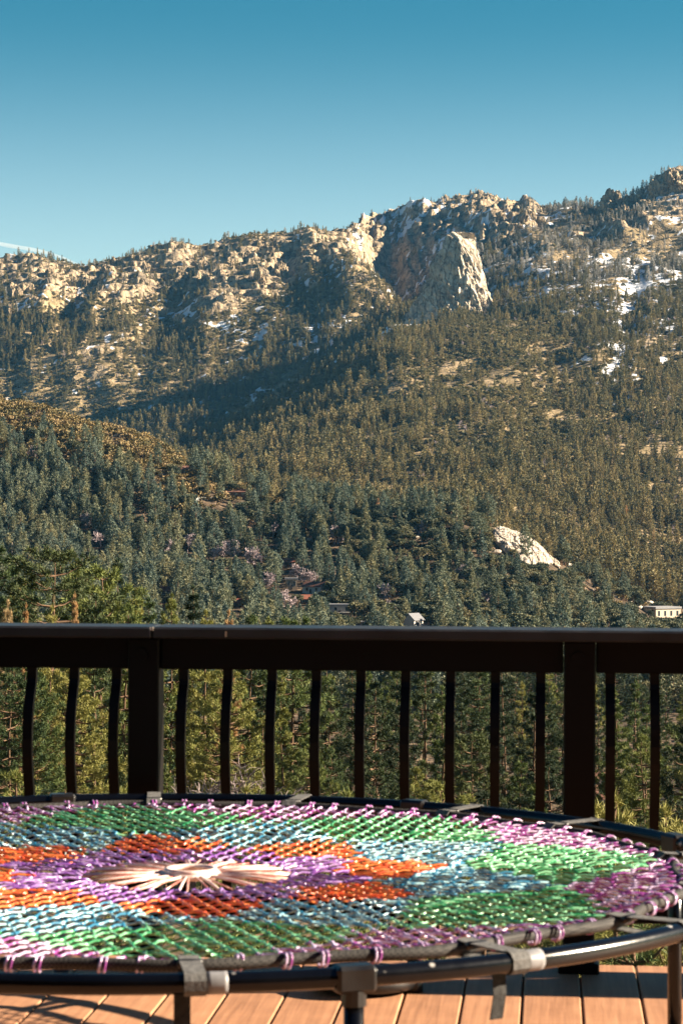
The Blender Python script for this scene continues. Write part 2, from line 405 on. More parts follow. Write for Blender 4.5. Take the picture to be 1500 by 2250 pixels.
# snow that has stayed in hollows and on ledges
gx = np.gradient(TZ, axis=1) / (np.gradient(TX, axis=1) + 1e-9)
gyv = np.gradient(TZ, axis=0) / (np.gradient(TY, axis=0) + 1e-9)
snow = 0.40 * fbm2(TX / 95, TY / 120, 2, 41.0, 0.6) + 0.75 * fbm2(TX / 15, TY / 20, 2, 42.0, 0.75) - .14 + 0.28 * np.clip(-gx * 0 + gx, -0.8, 0.8) - 0.20 * np.clip(np.abs(gyv) - 0.6, 0, 2)
snow = snow + 0.10 * sstep(800, 640, YY) - 0.9 * sstep(880, 960, YY) - 0.6 * (1 - sstep(3000, 3400, TY)) * (1 - sstep(1150, 1350, uc))[None]
ravine = np.exp(-((uc[None] - ip([(2400, 1370), (2800, 1345), (3100, 1375), (3500, 1395), (4000, 1420)], TY)) / 26)**2) * sstep(2500, 2700, TY) * (1 - sstep(3600, 3900, TY))
TZ -= 9 * ravine * far
snow = snow + 0.55 * ravine + 0.3 * np.clip(slab, 0, 1) * (fbm2(TX / 25, TY / 40, 3, 77.0))
snow = snow - .09 * (1 - sstep(780, 900, uc))[None] + .20 * sstep(1080, 1180, uc)[None] * sstep(540, 580, YY) * sstep(860, 780, YY)
snow = snow - .10 * backface - .25 * rockm * (1 - backface)
snowm = sstep(0.12, 0.5, snow) * sstep(2200, 2600, TY)

def tz_at(X, Y):                          # terrain height under a world point (arrays)
    X = np.atleast_1d(np.asarray(X, float)); Y = np.atleast_1d(np.asarray(Y, float))
    c = np.interp(750 + X / Y * F, uc, np.arange(NC)); ci = np.minimum(c.astype(int), NC - 2); cf = c - ci
    def colrow(ci):
        out = np.zeros(len(Y)); 
        lo = np.zeros(len(Y), int); hi = np.full(len(Y), len(rows) - 1)
        for _ in range(11):
            mid = (lo + hi) // 2; g = TY[mid, ci] <= Y; lo = np.where(g, mid, lo); hi = np.where(g, hi, mid)
        lo = np.minimum(lo, len(rows) - 2)
        f = np.clip((Y - TY[lo, ci]) / (TY[lo + 1, ci] - TY[lo, ci] + 1e-9), 0, 1)
        return lo, f
    lo, f = colrow(ci); lo2, f2 = colrow(ci + 1)
    def s(A):
        a = A[lo, ci] * (1 - f) + A[lo + 1, ci] * f; b = A[lo2, ci + 1] * (1 - f2) + A[lo2 + 1, ci + 1] * f2
        return a * (1 - cf) + b * cf
    return s(TZ), s(rockm), s(snowm)
def ground(X, Y): return float(tz_at([X], [Y])[0][0])
def hit(px, py, dmin=700.0, dmax=6000.0): # first ground point seen at a photograph pixel beyond dmin
    x, y = unroll(px, py)
    c = int(np.argmin(np.abs(uc - 750 - x)))
    yy = YH - (TZ[:, c] - CAMH) / TY[:, c] * F
    k = np.where((TY[:, c] > dmin) & (TY[:, c] < dmax) & (yy <= y))[0]
    r = k[0] if len(k) else int(np.argmin(np.abs(TY[:, c] - dmin)))
    d = TY[r, c]; X = x / F * d
    return Vector((X, d, ground(X, d)))

# terrain material: litter and brush, granite, snow, by what lies there
def make_terrain_mat(name, soil):
    m, n, l, b = mat(name, 0.92, 0.12)
    g = n.new('ShaderNodeNewGeometry'); pos = g.outputs['Position']
    ar = n.new('ShaderNodeAttribute'); ar.attribute_name = 'rock'
    asn = n.new('ShaderNodeAttribute'); asn.attribute_name = 'snow'
    t1 = noise_node(n, l, 0.045, 6, 0.65, pos); rs = ramp(n, soil); l.new(t1.outputs[0], rs.inputs[0])
    rc, h = rock_shader(n, l, pos, 1.0)
    t2 = noise_node(n, l, 0.11, 4, 0.65, pos)
    fr = mathn(n, l, 'ADD', ar.outputs['Fac'], mathn(n, l, 'MULTIPLY_ADD', t2.outputs[0], 1.3, -0.65))
    rr = ramp(n, [(0.42, (0, 0, 0)), (0.58, (1, 1, 1))]); l.new(fr, rr.inputs[0])
    c = mixc(n, l, rr.outputs[0], rs.outputs[0], rc)
    t3 = noise_node(n, l, 0.2, 5, 0.75, pos)
    fs = mathn(n, l, 'ADD', asn.outputs['Fac'], mathn(n, l, 'MULTIPLY_ADD', t3.outputs[0], 1.8, -0.95))
    r3 = ramp(n, [(0.44, (0, 0, 0)), (0.54, (1, 1, 1))]); l.new(fs, r3.inputs[0])
    c = mixc(n, l, r3.outputs[0], c, (0.62, 0.645, 0.69))
    l.new(c, b.inputs['Base Color'])
    bumpn(n, l, mathn(n, l, 'ADD', h, t2.outputs[0]), 0.9, 3.0, b)
    return m
M_mtn = make_terrain_mat('mountain_ground', [(0.3, (0.08, 0.065, 0.034)), (0.48, (0.19, 0.145, 0.078)), (0.66, (0.33, 0.25, 0.155))])
M_hill = make_terrain_mat('forest_floor', [(0.3, (0.03, 0.025, 0.016)), (0.5, (0.075, 0.055, 0.036)), (0.72, (0.17, 0.12, 0.08))])
NR = len(rows)
def terrain_piece(name, r0, r1, m):
    n = r1 - r0 + 1
    v = np.stack([TX[r0:r1 + 1], TY[r0:r1 + 1], TZ[r0:r1 + 1]], -1).reshape(-1, 3)
    i = np.arange(n - 1)[:, None] * NC + np.arange(NC - 1)[None]
    q = np.stack([i, i + 1, i + NC + 1, i + NC], -1).reshape(-1, 4)
    me = mesh_np(name, v, q, [m], True)
    for nm, A in (('rock', rockm), ('snow', snowm)):
        at_ = me.attributes.new(nm, 'FLOAT', 'POINT'); at_.data.foreach_set('value', A[r0:r1 + 1].astype(np.float32).ravel())
    o = link(name, me); tag(o, kind='structure'); return o
rsplit = int(np.argmin(np.abs(rows - 13.0)))
tag(terrain_piece('wooded_hill', 0, rsplit, M_hill), 'wooded valley and hill below the deck', None)
tag(terrain_piece('mountain', rsplit, NR - 1, M_mtn), 'rocky mountain slopes rising to the ridge', None)

# ------------------------------------------------------------------ rocks
M_rock = make_rock_mat('granite', 1.6, 1.0, 2.5, 0.0)
M_dome = make_rock_mat('granite_dome', 1.2, 1.0, 4.0, 0.0, ((0.19, 0.155, 0.12), (0.40, 0.335, 0.255), (0.52, 0.45, 0.355)))
M_pale = make_rock_mat('pale_granite', 6.0, 0.8, 0.4, 0.0, ((0.26, 0.22, 0.18), (0.42, 0.365, 0.30), (0.54, 0.48, 0.41)))

def ico(sub):
    import bmesh
    bm = bmesh.new(); bmesh.ops.create_icosphere(bm, subdivisions=sub, radius=1.0)
    bm.verts.ensure_lookup_table()
    v = np.array([x.co[:] for x in bm.verts]); f = np.array([[q.index for q in p.verts] for p in bm.faces]); bm.free()
    return v, f
def crag(seed, sub=4, cuts=16, rough=0.25, tall=1.0, rnd=False):
    """a granite block: a ball cut by random planes, roughened, with flutes."""
    rng = np.random.RandomState(seed); v, f = ico(sub); r = np.ones(len(v))
    for k in range(cuts):
        d = rng.normal(size=3); d[2] *= 0.6; d /= np.linalg.norm(d); h = rng.uniform(0.55, 0.9)
        dot = v @ d; r = np.minimum(r, np.where(dot > 1e-3, h / np.maximum(dot, 1e-3), 9))
    p = v * r[:, None]
    nn = noise3(p[:, 0] * 3 + seed, p[:, 1] * 3, p[:, 2] * 1.2) + 0.5 * noise3(p[:, 0] * 7 + seed, p[:, 1] * 7, p[:, 2] * 3) - 0.7 * np.abs(noise3(p[:, 0] * 11, p[:, 1] * 11 + seed, p[:, 2] * 3.5)) - 0.4 * np.abs(noise3(p[:, 0] * 24, p[:, 1] * 24 + seed, p[:, 2] * 12)) + .25
    p = p * (1 + rough * nn)[:, None]
    p[:, 2] *= tall
    return p, f
CRAGS = [mesh_np('crag', *crag(s, 5, 26, 0.34, t), mats=[M_rock]) for s, t in ((3, 1.0), (11, 1.35), (27, 1.7), (35, 0.85), (44, 1.2))]
SLABM = [mesh_np('slab', *crag(s, 4, 12, 0.22, t), mats=[M_pale]) for s, t in ((6, 0.6), (16, 0.5), (26, 0.7), (36, 0.55))]
BOUL = [mesh_np('boulder', *crag(s, 3, 7, 0.10, t), mats=[M_pale], smooth=True) for s, t in ((5, 0.8), (15, 0.65), (25, 0.95), (31, 0.7))]

# the bare granite dome that stands out of the slope: wedge with an arete towards the valley
def dome():
    D = 3560.0; px2m = D / F
    lev = [(511, 990, 993, 997), (514, 984, 993, 1004), (520, 978, 994, 1012), (532, 971, 997, 1025), (550, 962, 1001, 1040), (575, 951, 1007, 1050), (600, 942, 1013, 1057), (630, 929, 1019, 1066), (660, 913, 1026, 1077), (690, 891, 1034, 1091), (715, 872, 1040, 1104), (740, 852, 1046, 1120), (780, 826, 1055, 1140)]
    lev = np.array(lev, float); lev[:, 2] += [0, 3, 8, 11, 13, 12, 10, 11, 10, 8, 7, 6, 6]
    NZ, NT = 150, 260
    yy = np.linspace(lev[0, 0], lev[-1, 0], NZ)
    L = np.interp(yy, lev[:, 0], lev[:, 1]); A = np.interp(yy, lev[:, 0], lev[:, 2]); Rr = np.interp(yy, lev[:, 0], lev[:, 3])
    V = np.zeros((NZ, NT, 3))
    for i in range(NZ):
        w = Rr[i] - L[i]; q = i / (NZ - 1)
        dep = w * 0.55 + 4
        # corners going round: left, arete (towards the valley), right, back
        poly = np.array([[L[i], -0.42 * dep], [L[i] + 0.5 * (A[i] - L[i]), -0.54 * dep], [A[i] - 1, -0.62 * dep], [A[i] + 0.45 * (Rr[i] - A[i]), -0.36 * dep], [Rr[i], 0.22 * dep], [0.55 * (L[i] + Rr[i]) - 0.05 * Rr[i], 0.9 * dep]])
        cl = np.concatenate([poly, poly[:1]]); seg = np.linalg.norm(np.diff(cl, axis=0), axis=1); s = np.concatenate([[0], np.cumsum(seg)]) / seg.sum()
        t = np.arange(NT) / NT
        V[i, :, 0] = np.interp(t, s, cl[:, 0]); V[i, :, 1] = np.interp(t, s, cl[:, 1]); V[i, :, 2] = yy[i]
    ker = np.hanning(11)[1:-1]; ker /= ker.sum()
    for c in (0, 1):
        P = np.concatenate([V[:, -9:, c], V[:, :, c], V[:, :9, c]], 1)
        V[:, :, c] = np.apply_along_axis(lambda r: np.convolve(r, ker, 'same'), 1, P)[:, 9:-9]
    X = (V[..., 0] - 750) * px2m; Y = D + V[..., 1] * px2m; Z = CAMH + (YH - V[..., 2] + ROLL * (V[..., 0] - 750)) * px2m
    cx = X.mean(1, keepdims=True); cyy = Y.mean(1, keepdims=True)
    nx = X - cx; ny = Y - cyy; rr = np.hypot(nx, ny) + 1e-6
    fl = 3.6 * ridged2(X / 16 + 0.02 * Z, Y / 16 + Z / 90, 3, 51.0) + 3.0 * noise3(X / 10, Y / 10, Z / 34) + 1.9 * noise3(X / 4.2, Y / 4.2, Z / 26) + .9 * noise3(X / 3, Y / 3, Z / 4) - 4 * np.abs(noise3(X / 7 + 5, Y / 7, Z / 30)) + 4 * noise3(X / 34, Y / 34, Z / 40)
    sc = np.minimum(1, rr / 22)
    X = X + nx / rr * fl * sc; Y = Y + ny / rr * fl * sc; Z = Z + 1.6 * noise3(X / 9, Y / 9, Z / 7)
    v = np.stack([X, Y, Z], -1).reshape(-1, 3)
    i = np.arange(NZ - 1)[:, None] * NT; j = np.arange(NT)[None]; j2 = (j + 1) % NT
    q = np.stack([i + j, i + NT + j, i + NT + j2, i + j2], -1).reshape(-1, 4)
    v = np.concatenate([v, [[X[0].mean(), Y[0].mean(), Z[0].mean() + 1.0]]])
    jj = np.arange(NT); t = np.stack([np.full(NT, NZ * NT), jj, (jj + 1) % NT], 1)
    me = mesh_np('rock_dome', v, [q, t], [M_dome], False)
    return me
dome_o = link('rock_dome', dome())
tag(dome_o, 'bare pale granite dome with a sharp sunlit edge standing out of the mountainside', 'rock')

rng = np.random.RandomState(5)
def place_rock(px, py, w, k, dmin, name='rock_outcrop', meshes=CRAGS, sink=0.35, sq=1.0, yaw=None):
    p = hit(px, py, dmin); s = w * p.y / F * 0.5
    o = link(name, meshes[k % len(meshes)], None, (p.x, p.y, p.z - sink * s * 0.4), (rng.uniform(-.15, .15), rng.uniform(-.15, .15), rng.uniform(0, 6.28) if yaw is None else yaw), (s, s, s * sq))
    return o
ORDW = 'first second third fourth fifth sixth seventh eighth ninth tenth eleventh twelfth thirteenth fourteenth fifteenth sixteenth seventeenth eighteenth nineteenth twentieth'.split(); ORDW += ['twenty-' + w_ for w_ in ORDW[:9]] + ['thirtieth'] + ['thirty-' + w_ for w_ in ORDW[:9]] + ['fortieth'] + ['forty-' + w_ for w_ in ORDW[:9]]
# crags along the skyline and on the buttresses: (column, row, width in photograph pixels, mesh)
SUMMIT = [(1346, 452, 78, 0), (1386, 446, 76, 3), (1326, 468, 48, 4), (1414, 452, 50, 3), (1446, 428, 66, 0), (1478, 408, 74, 4), (1506, 412, 70, 3), (1366, 478, 50, 1)]
TOOTH = [(1150, 484, 26, 2), (1165, 478, 26, 1), (1186, 488, 30, 4), (1128, 496, 24, 3), (1100, 482, 30, 0), (1142, 505, 26, 1), (1118, 515, 24, 2)]
BUTT = [(805, 645, 44, 3), (832, 662, 40, 0), (785, 615, 36, 3), (768, 560, 26, 0), (846, 682, 36, 3), (720, 555, 30, 3), (690, 580, 32, 0), (660, 555, 28, 3)]
LEFT = [(440, 585, 40, 0), (455, 610, 36, 3), (395, 600, 30, 4), (320, 590, 34, 0), (250, 580, 34, 0), (235, 592, 30, 3), (590, 560, 40, 4), (615, 600, 44, 1), (540, 565, 36, 3), (505, 580, 30, 0), (570, 620, 40, 2), (30, 650, 50, 1), (60, 640, 44, 4), (20, 690, 46, 0), (75, 660, 36, 3), (110, 600, 30, 3), (190, 630, 34, 1), (330, 670, 34, 3), (360, 690, 30, 0), (410, 735, 40, 3), (395, 705, 32, 4)]
for L_, lab, grp in ((SUMMIT, 'jagged granite crag on the high summit ridge', 'crags on the summit ridge'), (TOOTH, 'small rock tooth on the skyline beyond the granite dome', 'rock teeth on the skyline'),
                     (BUTT, 'tan granite block on the buttress beside the granite dome', 'blocks on the buttress'), (LEFT, 'granite outcrop on the long ridge beyond the wooded hill', 'outcrops on the long ridge')):
    for i_, (a, b_, w, k) in enumerate(sorted(L_)):
        tag(place_rock(a, b_, w, k, 3400.0), ORDW[i_] + ' ' + lab + ', counted from the left', 'rock', grp)
# ------------------------------------------------------------------ houses in the woods
M_wall = {k: simple('house_wall_' + k, c, 0.8, 0.2, 1.5, 0.12) for k, c in dict(brown=(0.13, 0.075, 0.05), tan=(0.34, 0.25, 0.17), white=(0.48, 0.45, 0.41), grey=(0.28, 0.27, 0.26), peach=(0.42, 0.27, 0.18), beige=(0.56, 0.47, 0.36)).items()}
M_roof = {k: simple('house_roof_' + k, c, 0.85, 0.2, 2.0, 0.25) for k, c in dict(brown=(0.15, 0.075, 0.055), red=(0.20, 0.075, 0.05), grey=(0.14, 0.145, 0.16), pale=(0.24, 0.24, 0.25), dark=(0.07, 0.06, 0.06)).items()}
M_glass = simple('window_glass', (0.03, 0.04, 0.05), 0.12, 0.6)
M_trim = simple('white_trim', (0.42, 0.40, 0.37), 0.7, 0.3)
M_conc = simple('pale_concrete', (0.42, 0.42, 0.40), 0.9, 0.2, 0.8, 0.15)
HOUSES = []
def house(px, py, wpx, hpx, wall, roof, label, kind='gable', yaw=0.0, dmin=700.0, chimney=False, deck=False, d=None):
    """py = row of the ground line; wpx, hpx = wall width and total height in photograph pixels."""
    if d is None: p = hit(px, py, dmin)
    else: p = at(px, py, d)
    s = p.y / F; w = wpx * s; h = hpx * s
    root = empty('house', (p.x, p.y, p.z), yaw); dep = w * 0.75
    tag(root, label, 'house')
    hw = h * (0.62 if kind == 'gable' else 0.86)
    b = MB(); b.box((-w/2, -dep/2, -6), (w/2, dep/2, hw)); 
    if kind == 'gable':                    # ridge along x, gable walls on the ends
        b.add([(-w/2, -dep/2, hw), (-w/2, dep/2, hw), (-w/2, 0, h - .15), (w/2, -dep/2, hw), (w/2, dep/2, hw), (w/2, 0, h - .15)], None, [[0, 2, 1], [3, 4, 5]])
    link('wall', b.mesh('house_wall', M_wall[wall]), root)
    r = MB(); o = 0.5
    if kind == 'gable':
        sl_ = (h - hw) / (dep / 2); e = hw - o * sl_
        for sg in (-1, 1):
            v = [(-w/2 - o, sg * (dep/2 + o), e), (w/2 + o, sg * (dep/2 + o), e), (w/2 + o, 0, h), (-w/2 - o, 0, h)]
            v2 = [(x, y, z + 0.25) for x, y, z in v]
            r.add(v + v2, [[0, 1, 2, 3], [4, 7, 6, 5], [0, 4, 5, 1], [1, 5, 6, 2], [2, 6, 7, 3], [3, 7, 4, 0]])
    else:
        r.box((-w/2 - o, -dep/2 - o, hw + .005), (w/2 + o, dep/2 + o, h))
    ro = link('roof', r.mesh('house_roof', M_roof[roof]), root)
    if chimney:
        c = MB(); c.box((w*.18, -.5, hw), (w*.18 + 1.0, .5, h + 1.3)); c.box((w*.18 - .12, -.62, h + 1.3), (w*.18 + 1.12, .62, h + 1.5))
        link('chimney', c.mesh('chimney', M_wall['tan']), ro)
    nwin = max(2, int(w / 3.2)); ww = 1.2
    for k in range(nwin):
        x = -w/2 + (k + 0.5) * w / nwin
        f = MB(); f.box((x - ww/2 - .12, -dep/2 - .07, hw * .38), (x + ww/2 + .12, -dep/2 + .02, hw * .84))
        fo = link('window', f.mesh('window', M_trim), root)
        g = MB(); g.box((x - ww/2, -dep/2 - .09, hw * .40), (x + ww/2, -dep/2 - .06, hw * .82)); link('pane', g.mesh('pane', M_glass), fo)
    f = MB(); f.box((w/2 - .02, -.7, hw * .36), (w/2 + .07, .7, hw * .8)); fo = link('window', f.mesh('window', M_trim), root)
    g = MB(); g.box((w/2 + .06, -.58, hw * .38), (w/2 + .09, .58, hw * .78)); link('pane', g.mesh('pane', M_glass), fo)
    dd_ = MB(); dd_.box((-w * .12, -dep/2 - .05, 0.05), (-w * .12 + 1.0, -dep/2 + .01, 2.1)); link('door', dd_.mesh('door', M_roof['dark']), root)
    if deck:
        q = MB(); z0 = hw * .3; y0 = -dep/2 - 2.4
        q.box((-w*.45, y0, z0 - .2), (w*.45, -dep/2 - .01, z0)); q.box((-w*.45, y0 - .06, z0 + .85), (w*.45, y0 + .02, z0 + .98))
        for k in range(8): q.box((-w*.45 + k * w*.9/7 - .05, y0 - .05, z0 - 3), (-w*.45 + k * w*.9/7 + .05, y0 + .01, z0 + .85))
        link('balcony', q.mesh('balcony', M_trim), root)
    HOUSES.append((px, py, wpx, hpx, p.y)); return root
house(693, 1306, 46, 26, 'white', 'brown', 'cabin with brown gable roof and pale gable wall low on the wooded hill', 'gable', -0.5, chimney=True)
house(628, 1250, 34, 18, 'brown', 'red', 'small cabin with reddish brown roof above the other cabins', 'gable', 0.2)
house(640, 1296, 24, 26, 'tan', 'pale', 'tall narrow tan cabin beside the leafless trees', 'flat', 0.1)
house(672, 1330, 24, 20, 'brown', 'red', 'dark red cabin below the brown roofed cabin', 'gable', 0.1)
house(748, 1352, 48, 24, 'grey', 'pale', 'wide house with flat pale grey roof and white balcony rails', 'flat', 0.05, deck=True)
house(520, 1336, 34, 18, 'brown', 'red', 'low cabin with dull red roof among pines left of the cabin cluster', 'gable', 0.0)
house(908, 1382, 36, 32, 'white', 'grey', 'white gabled house with grey roof just above the deck rail', 'gable', 0.95, deck=True)
house(788, 1384, 36, 18, 'tan', 'pale', 'low tan house with pale roof peeking over the rail', 'flat', 0.1)
house(1452, 1366, 66, 30, 'beige', 'pale', 'modern beige house with flat roof among pale boulders', 'flat', 0.5)
house(402, 1042, 22, 16, 'tan', 'brown', 'little cabin with brown roof on the shoulder of the hill', 'gable', 0.15)
house(365, 1310, 28, 20, 'tan', 'red', 'cabin with red roof and white porch posts behind the foreground pines', 'gable', -0.1, deck=True)
house(362, 1342, 28, 16, 'tan', 'red', 'orange roofed shed at the edge of the foreground pines', 'gable', 0.3)
house(520, 1092, 44, 16, 'brown', 'brown', 'long dark brown house on the saddle of the hill', 'gable', 0.0)
house(1450, 1303, 22, 14, 'brown', 'dark', 'dark brown hut on the slope above the beige house', 'gable', 0.2)
house(1310, 1765, 30, 62, 'peach', 'brown', 'peach coloured cabin glimpsed through the pines beyond the deck', 'gable', 0.35, d=205.0)
w0 = hit(430, 1102); w1 = hit(512, 1100)
rw = MB(); Lw = (w1 - w0).length; rw.box((0, -.4, -1.5), (Lw, .4, 1.5)); rw.box((-.1, -.5, 1.5), (Lw + .1, .5, 1.75))
tag(link('retaining_wall', rw.mesh('retaining_wall', M_conc), None, w0, (0, 0, math.atan2(w1.y - w0.y, w1.x - w0.x))), 'long pale concrete retaining wall on the saddle of the hill', 'wall')
HOUSES.append((470, 1106, 90, 16, w0.y))

# the bare granite slab at the end of the wooded hill: one weathered sheet of rock
def hit2(px, py, dmin=1000.0):
    x, y = unroll(px, py); c = int(np.argmin(np.abs(uc - 750 - x)))
    yy = YH - (TZ[:, c] - CAMH) / TY[:, c] * F
    k = np.where((TY[:, c] > dmin) & (yy <= y))[0]; r = k[0]
    f = (yy[r - 1] - y) / (yy[r - 1] - yy[r] + 1e-9); d = TY[r - 1, c] + (TY[r, c] - TY[r - 1, c]) * min(max(f, 0), 1)
    return x / F * d, d, TZ[r - 1, c] + (TZ[r, c] - TZ[r - 1, c]) * min(max(f, 0), 1)
SU, SV = 110, 60; gv = np.zeros((SV, SU, 3)); 
for i in range(SV):
    for j in range(SU):
        a_ = j / (SU - 1); v_ = i / (SV - 1); pxx = 1082 + 148 * a_; top = np.interp(pxx, [p_[0] for p_ in HILL], [p_[1] for p_ in HILL]) - 1
        gv[i, j] = hit2(pxx, top + 4 + (10 + 44 * math.sin(math.pi * min(1, .12 + a_))) * (1 - v_))
aa_, vv_ = np.meshgrid(np.linspace(0, 1, SU), np.linspace(0, 1, SV))
edge = np.clip(np.minimum(np.minimum(aa_, 1 - aa_) * 5, np.minimum(vv_, 1 - vv_ * .6) * 4) + .35 * fbm2(aa_ * 7, vv_ * 5, 3, 3.3), 0, 1)
hgt = .3 + 3.0 * edge**.6 + 1.1 * fbm2(gv[..., 0] / 9, gv[..., 1] / 11, 4, 5.1) - 1.6 * np.exp(-(np.abs(noise2(gv[..., 0] / 8 + gv[..., 1] / 26, gv[..., 1] / 40, 6.6)) / .05)**2) - 1.2 * np.exp(-(np.abs(noise2(gv[..., 0] / 14, gv[..., 1] / 9, 9.6)) / .05)**2)
gv[..., 2] += np.where(edge > .04, hgt, -1.5)
ix = np.arange(SV - 1)[:, None] * SU + np.arange(SU - 1)[None]
tag(link('granite_slab', mesh_np('granite_slab', gv.reshape(-1, 3), np.stack([ix, ix + 1, ix + SU + 1, ix + SU], -1).reshape(-1, 4), [M_pale])), 'large sunlit sheet of pale granite on the end of the wooded hill', 'rock')
# pale boulders
SLAB = [(1106, 1200, 34, 0, .8), (1168, 1236, 30, 2, .8), (1216, 1240, 34, 3, .7), (1085, 1185, 26, 1, .8)]
OLDSLAB = [(1098, 1158, 44, 2, .7), (1122, 1186, 56, 3, .7), (1160, 1182, 66, 2, .7), (1195, 1218, 52, 0, .7), (1216, 1232, 40, 2, .7), (1118, 1168, 62, 0, .75), (1150, 1190, 70, 1, .6), (1180, 1208, 62, 3, .6), (1205, 1222, 46, 1, .6), (1135, 1205, 44, 0, .7), (1105, 1190, 40, 2, .6), (1165, 1222, 40, 3, .5), (1128, 1178, 50, 1, .6), (1192, 1196, 40, 0, .5)]
for i_, (a, b_, w, k, sq) in enumerate(sorted(SLAB)):
    tag(place_rock(a, b_, w * 1.15, k, 700.0, 'granite_block', SLABM, .8, sq * .95), ORDW[i_] + ' pale block from the left along the foot of the granite sheet', 'rock', 'blocks below the granite sheet')
    HOUSES.append((a, b_ + 12, w * 0.9, 30, 1200))
BO = [(1242, 1244, 34, 'pale boulder just below the sunlit slab outcrop'), (1092, 1212, 26, 'pale boulder at the foot of the slab outcrop beside round oaks'), (1290, 1276, 22, 'round pale boulder standing alone above the valley'), (303, 944, 24, 'round boulder on the crest of the hill by the shadowed gully'),
      (15, 878, 26, 'boulder on the skyline at the upper end of the hill'), (62, 912, 18, 'pale stone among brush near the top of the hill'), (90, 903, 26, 'boulder cluster among brush near the top of the hill'), (148, 998, 20, 'pale slanting stone half way up the brushy slope'), (255, 960, 26, 'flat sandy rock shelf below the crest'), (350, 1045, 24, 'pale rock pile beside the little cabin'), (410, 1000, 16, 'pale stone on the crest above the little cabin'), (205, 1036, 16, 'white stone where brush meets pines'),
      (190, 1160, 26, 'pale rock among pines beside a leafless tree'), (942, 1384, 22, 'white boulder beside the white gabled house'), (680, 1192, 16, 'pale rock under grey leafless trees in the middle of the hill'), (915, 1184, 16, 'small pale rock among dark round oaks'), (1350, 1290, 18, 'pale boulder among pines above the beige house'), (1352, 1318, 20, 'pale ledge in the clearing uphill of the beige house'), (1378, 1322, 22, 'sandy ledge in the clearing near the beige house'), (1340, 1380, 26, 'heap of white stones below the clearing'), (1420, 1336, 34, 'broad pale slab behind the beige house'), (1490, 1358, 36, 'pale slab beside the beige house at the picture edge'), (1400, 1345, 26, 'pale slab before the beige house'), (1270, 1374, 14, 'small white boulder close above the rail'), (1305, 1300, 14, 'small upright white stone under the round boulder'), (520, 1058, 30, 'pale boulders above the long brown house'), (608, 1094, 22, 'sandy rock on the saddle of the hill'), (985, 1066, 26, 'tan ledges at the foot of the far slope')]
for i, (a, b_, w, lab) in enumerate(BO):
    tag(place_rock(a, b_, w, i, 700.0, 'boulder', BOUL, 0.5, 0.8), lab, 'rock'); HOUSES.append((a, b_ + 6, w, 16, 1200))

# utility poles
M_pole = simple('pole_wood', (0.30, 0.24, 0.18), 0.9, 0.1, 3.0, 0.3)
for a, b_, hp, lab in ((1347, 1258, 36, 'utility pole with crossarm at the foot of the far slope'), (736, 1282, 34, 'utility pole above the wide grey roofed house'), (27, 1255, 62, 'bare utility pole rising from the foreground pines')):
    p = hit(a, b_); h = hp * p.y / F; t = MB(); t.tube([(0, 0, -1), (0, 0, h)], [.28, .2], 8)
    ro = empty('utility_pole', p); tag(ro, lab, 'utility pole'); link('pole', t.mesh('pole', M_pole), ro)
    t = MB(); t.box((-1.6, -.12, h - 1.5), (1.6, .12, h - 1.25)); t.box((-1.2, -.1, h - 2.6), (1.2, .1, h - 2.4)); link('crossarm', t.mesh('crossarm', M_pole), ro)
    HOUSES.append((a, b_, 8, hp, p.y))

# ------------------------------------------------------------------ trees: shapes
M_bark = simple('pine_bark', (0.11, 0.07, 0.045), 0.95, 0.1, 2.5, 0.45)
M_twig = simple('grey_twigs', (0.34, 0.28, 0.29), 0.95, 0.1, 1.0, 0.3)
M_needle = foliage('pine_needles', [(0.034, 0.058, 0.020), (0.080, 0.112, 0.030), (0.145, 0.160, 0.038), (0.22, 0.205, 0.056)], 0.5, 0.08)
M_needle_dark = foliage('dark_needles', [(0.016, 0.030, 0.012), (0.032, 0.052, 0.018), (0.068, 0.085, 0.025)], 0.5, 0.06)  # darker needle copy; puts the wood's shade into the colour of some pines
M_hillpine = foliage('hill_pine_needles', [(0.065, 0.095, 0.078), (0.105, 0.135, 0.10), (0.14, 0.158, 0.098), (0.185, 0.175, 0.09)], 0.3, 0.10)  # blue green needles, made bluer and paler for the hill's shade and haze
M_oak = foliage('oak_leaves', [(0.050, 0.066, 0.042), (0.085, 0.10, 0.060), (0.12, 0.122, 0.064), (0.165, 0.142, 0.07)], 0.25, 0.1)
M_far = foliage('far_foliage', [(0.078, 0.076, 0.034), (0.14, 0.126, 0.052), (0.19, 0.158, 0.062), (0.245, 0.195, 0.086)], 0.2, 0.10)
M_frost = foliage('frosted_foliage', [(0.07, 0.075, 0.05), (0.16, 0.15, 0.115), (0.30, 0.28, 0.24), (0.42, 0.40, 0.36)], 0.3, 0.1)
M_dry = foliage('dry_needles', [(0.30, 0.15, 0.06), (0.36, 0.22, 0.10), (0.34, 0.25, 0.13)], 0.4, 0.2)
M_brush = foliage('brush_leaves', [(0.08, 0.072, 0.028), (0.14, 0.108, 0.04), (0.20, 0.145, 0.058), (0.25, 0.18, 0.09)], 0.3, 0.1)
M_shrub = foliage('manzanita_leaves', [(0.06, 0.09, 0.025), (0.10, 0.13, 0.035), (0.16, 0.16, 0.05)], 1.2, 0.25)

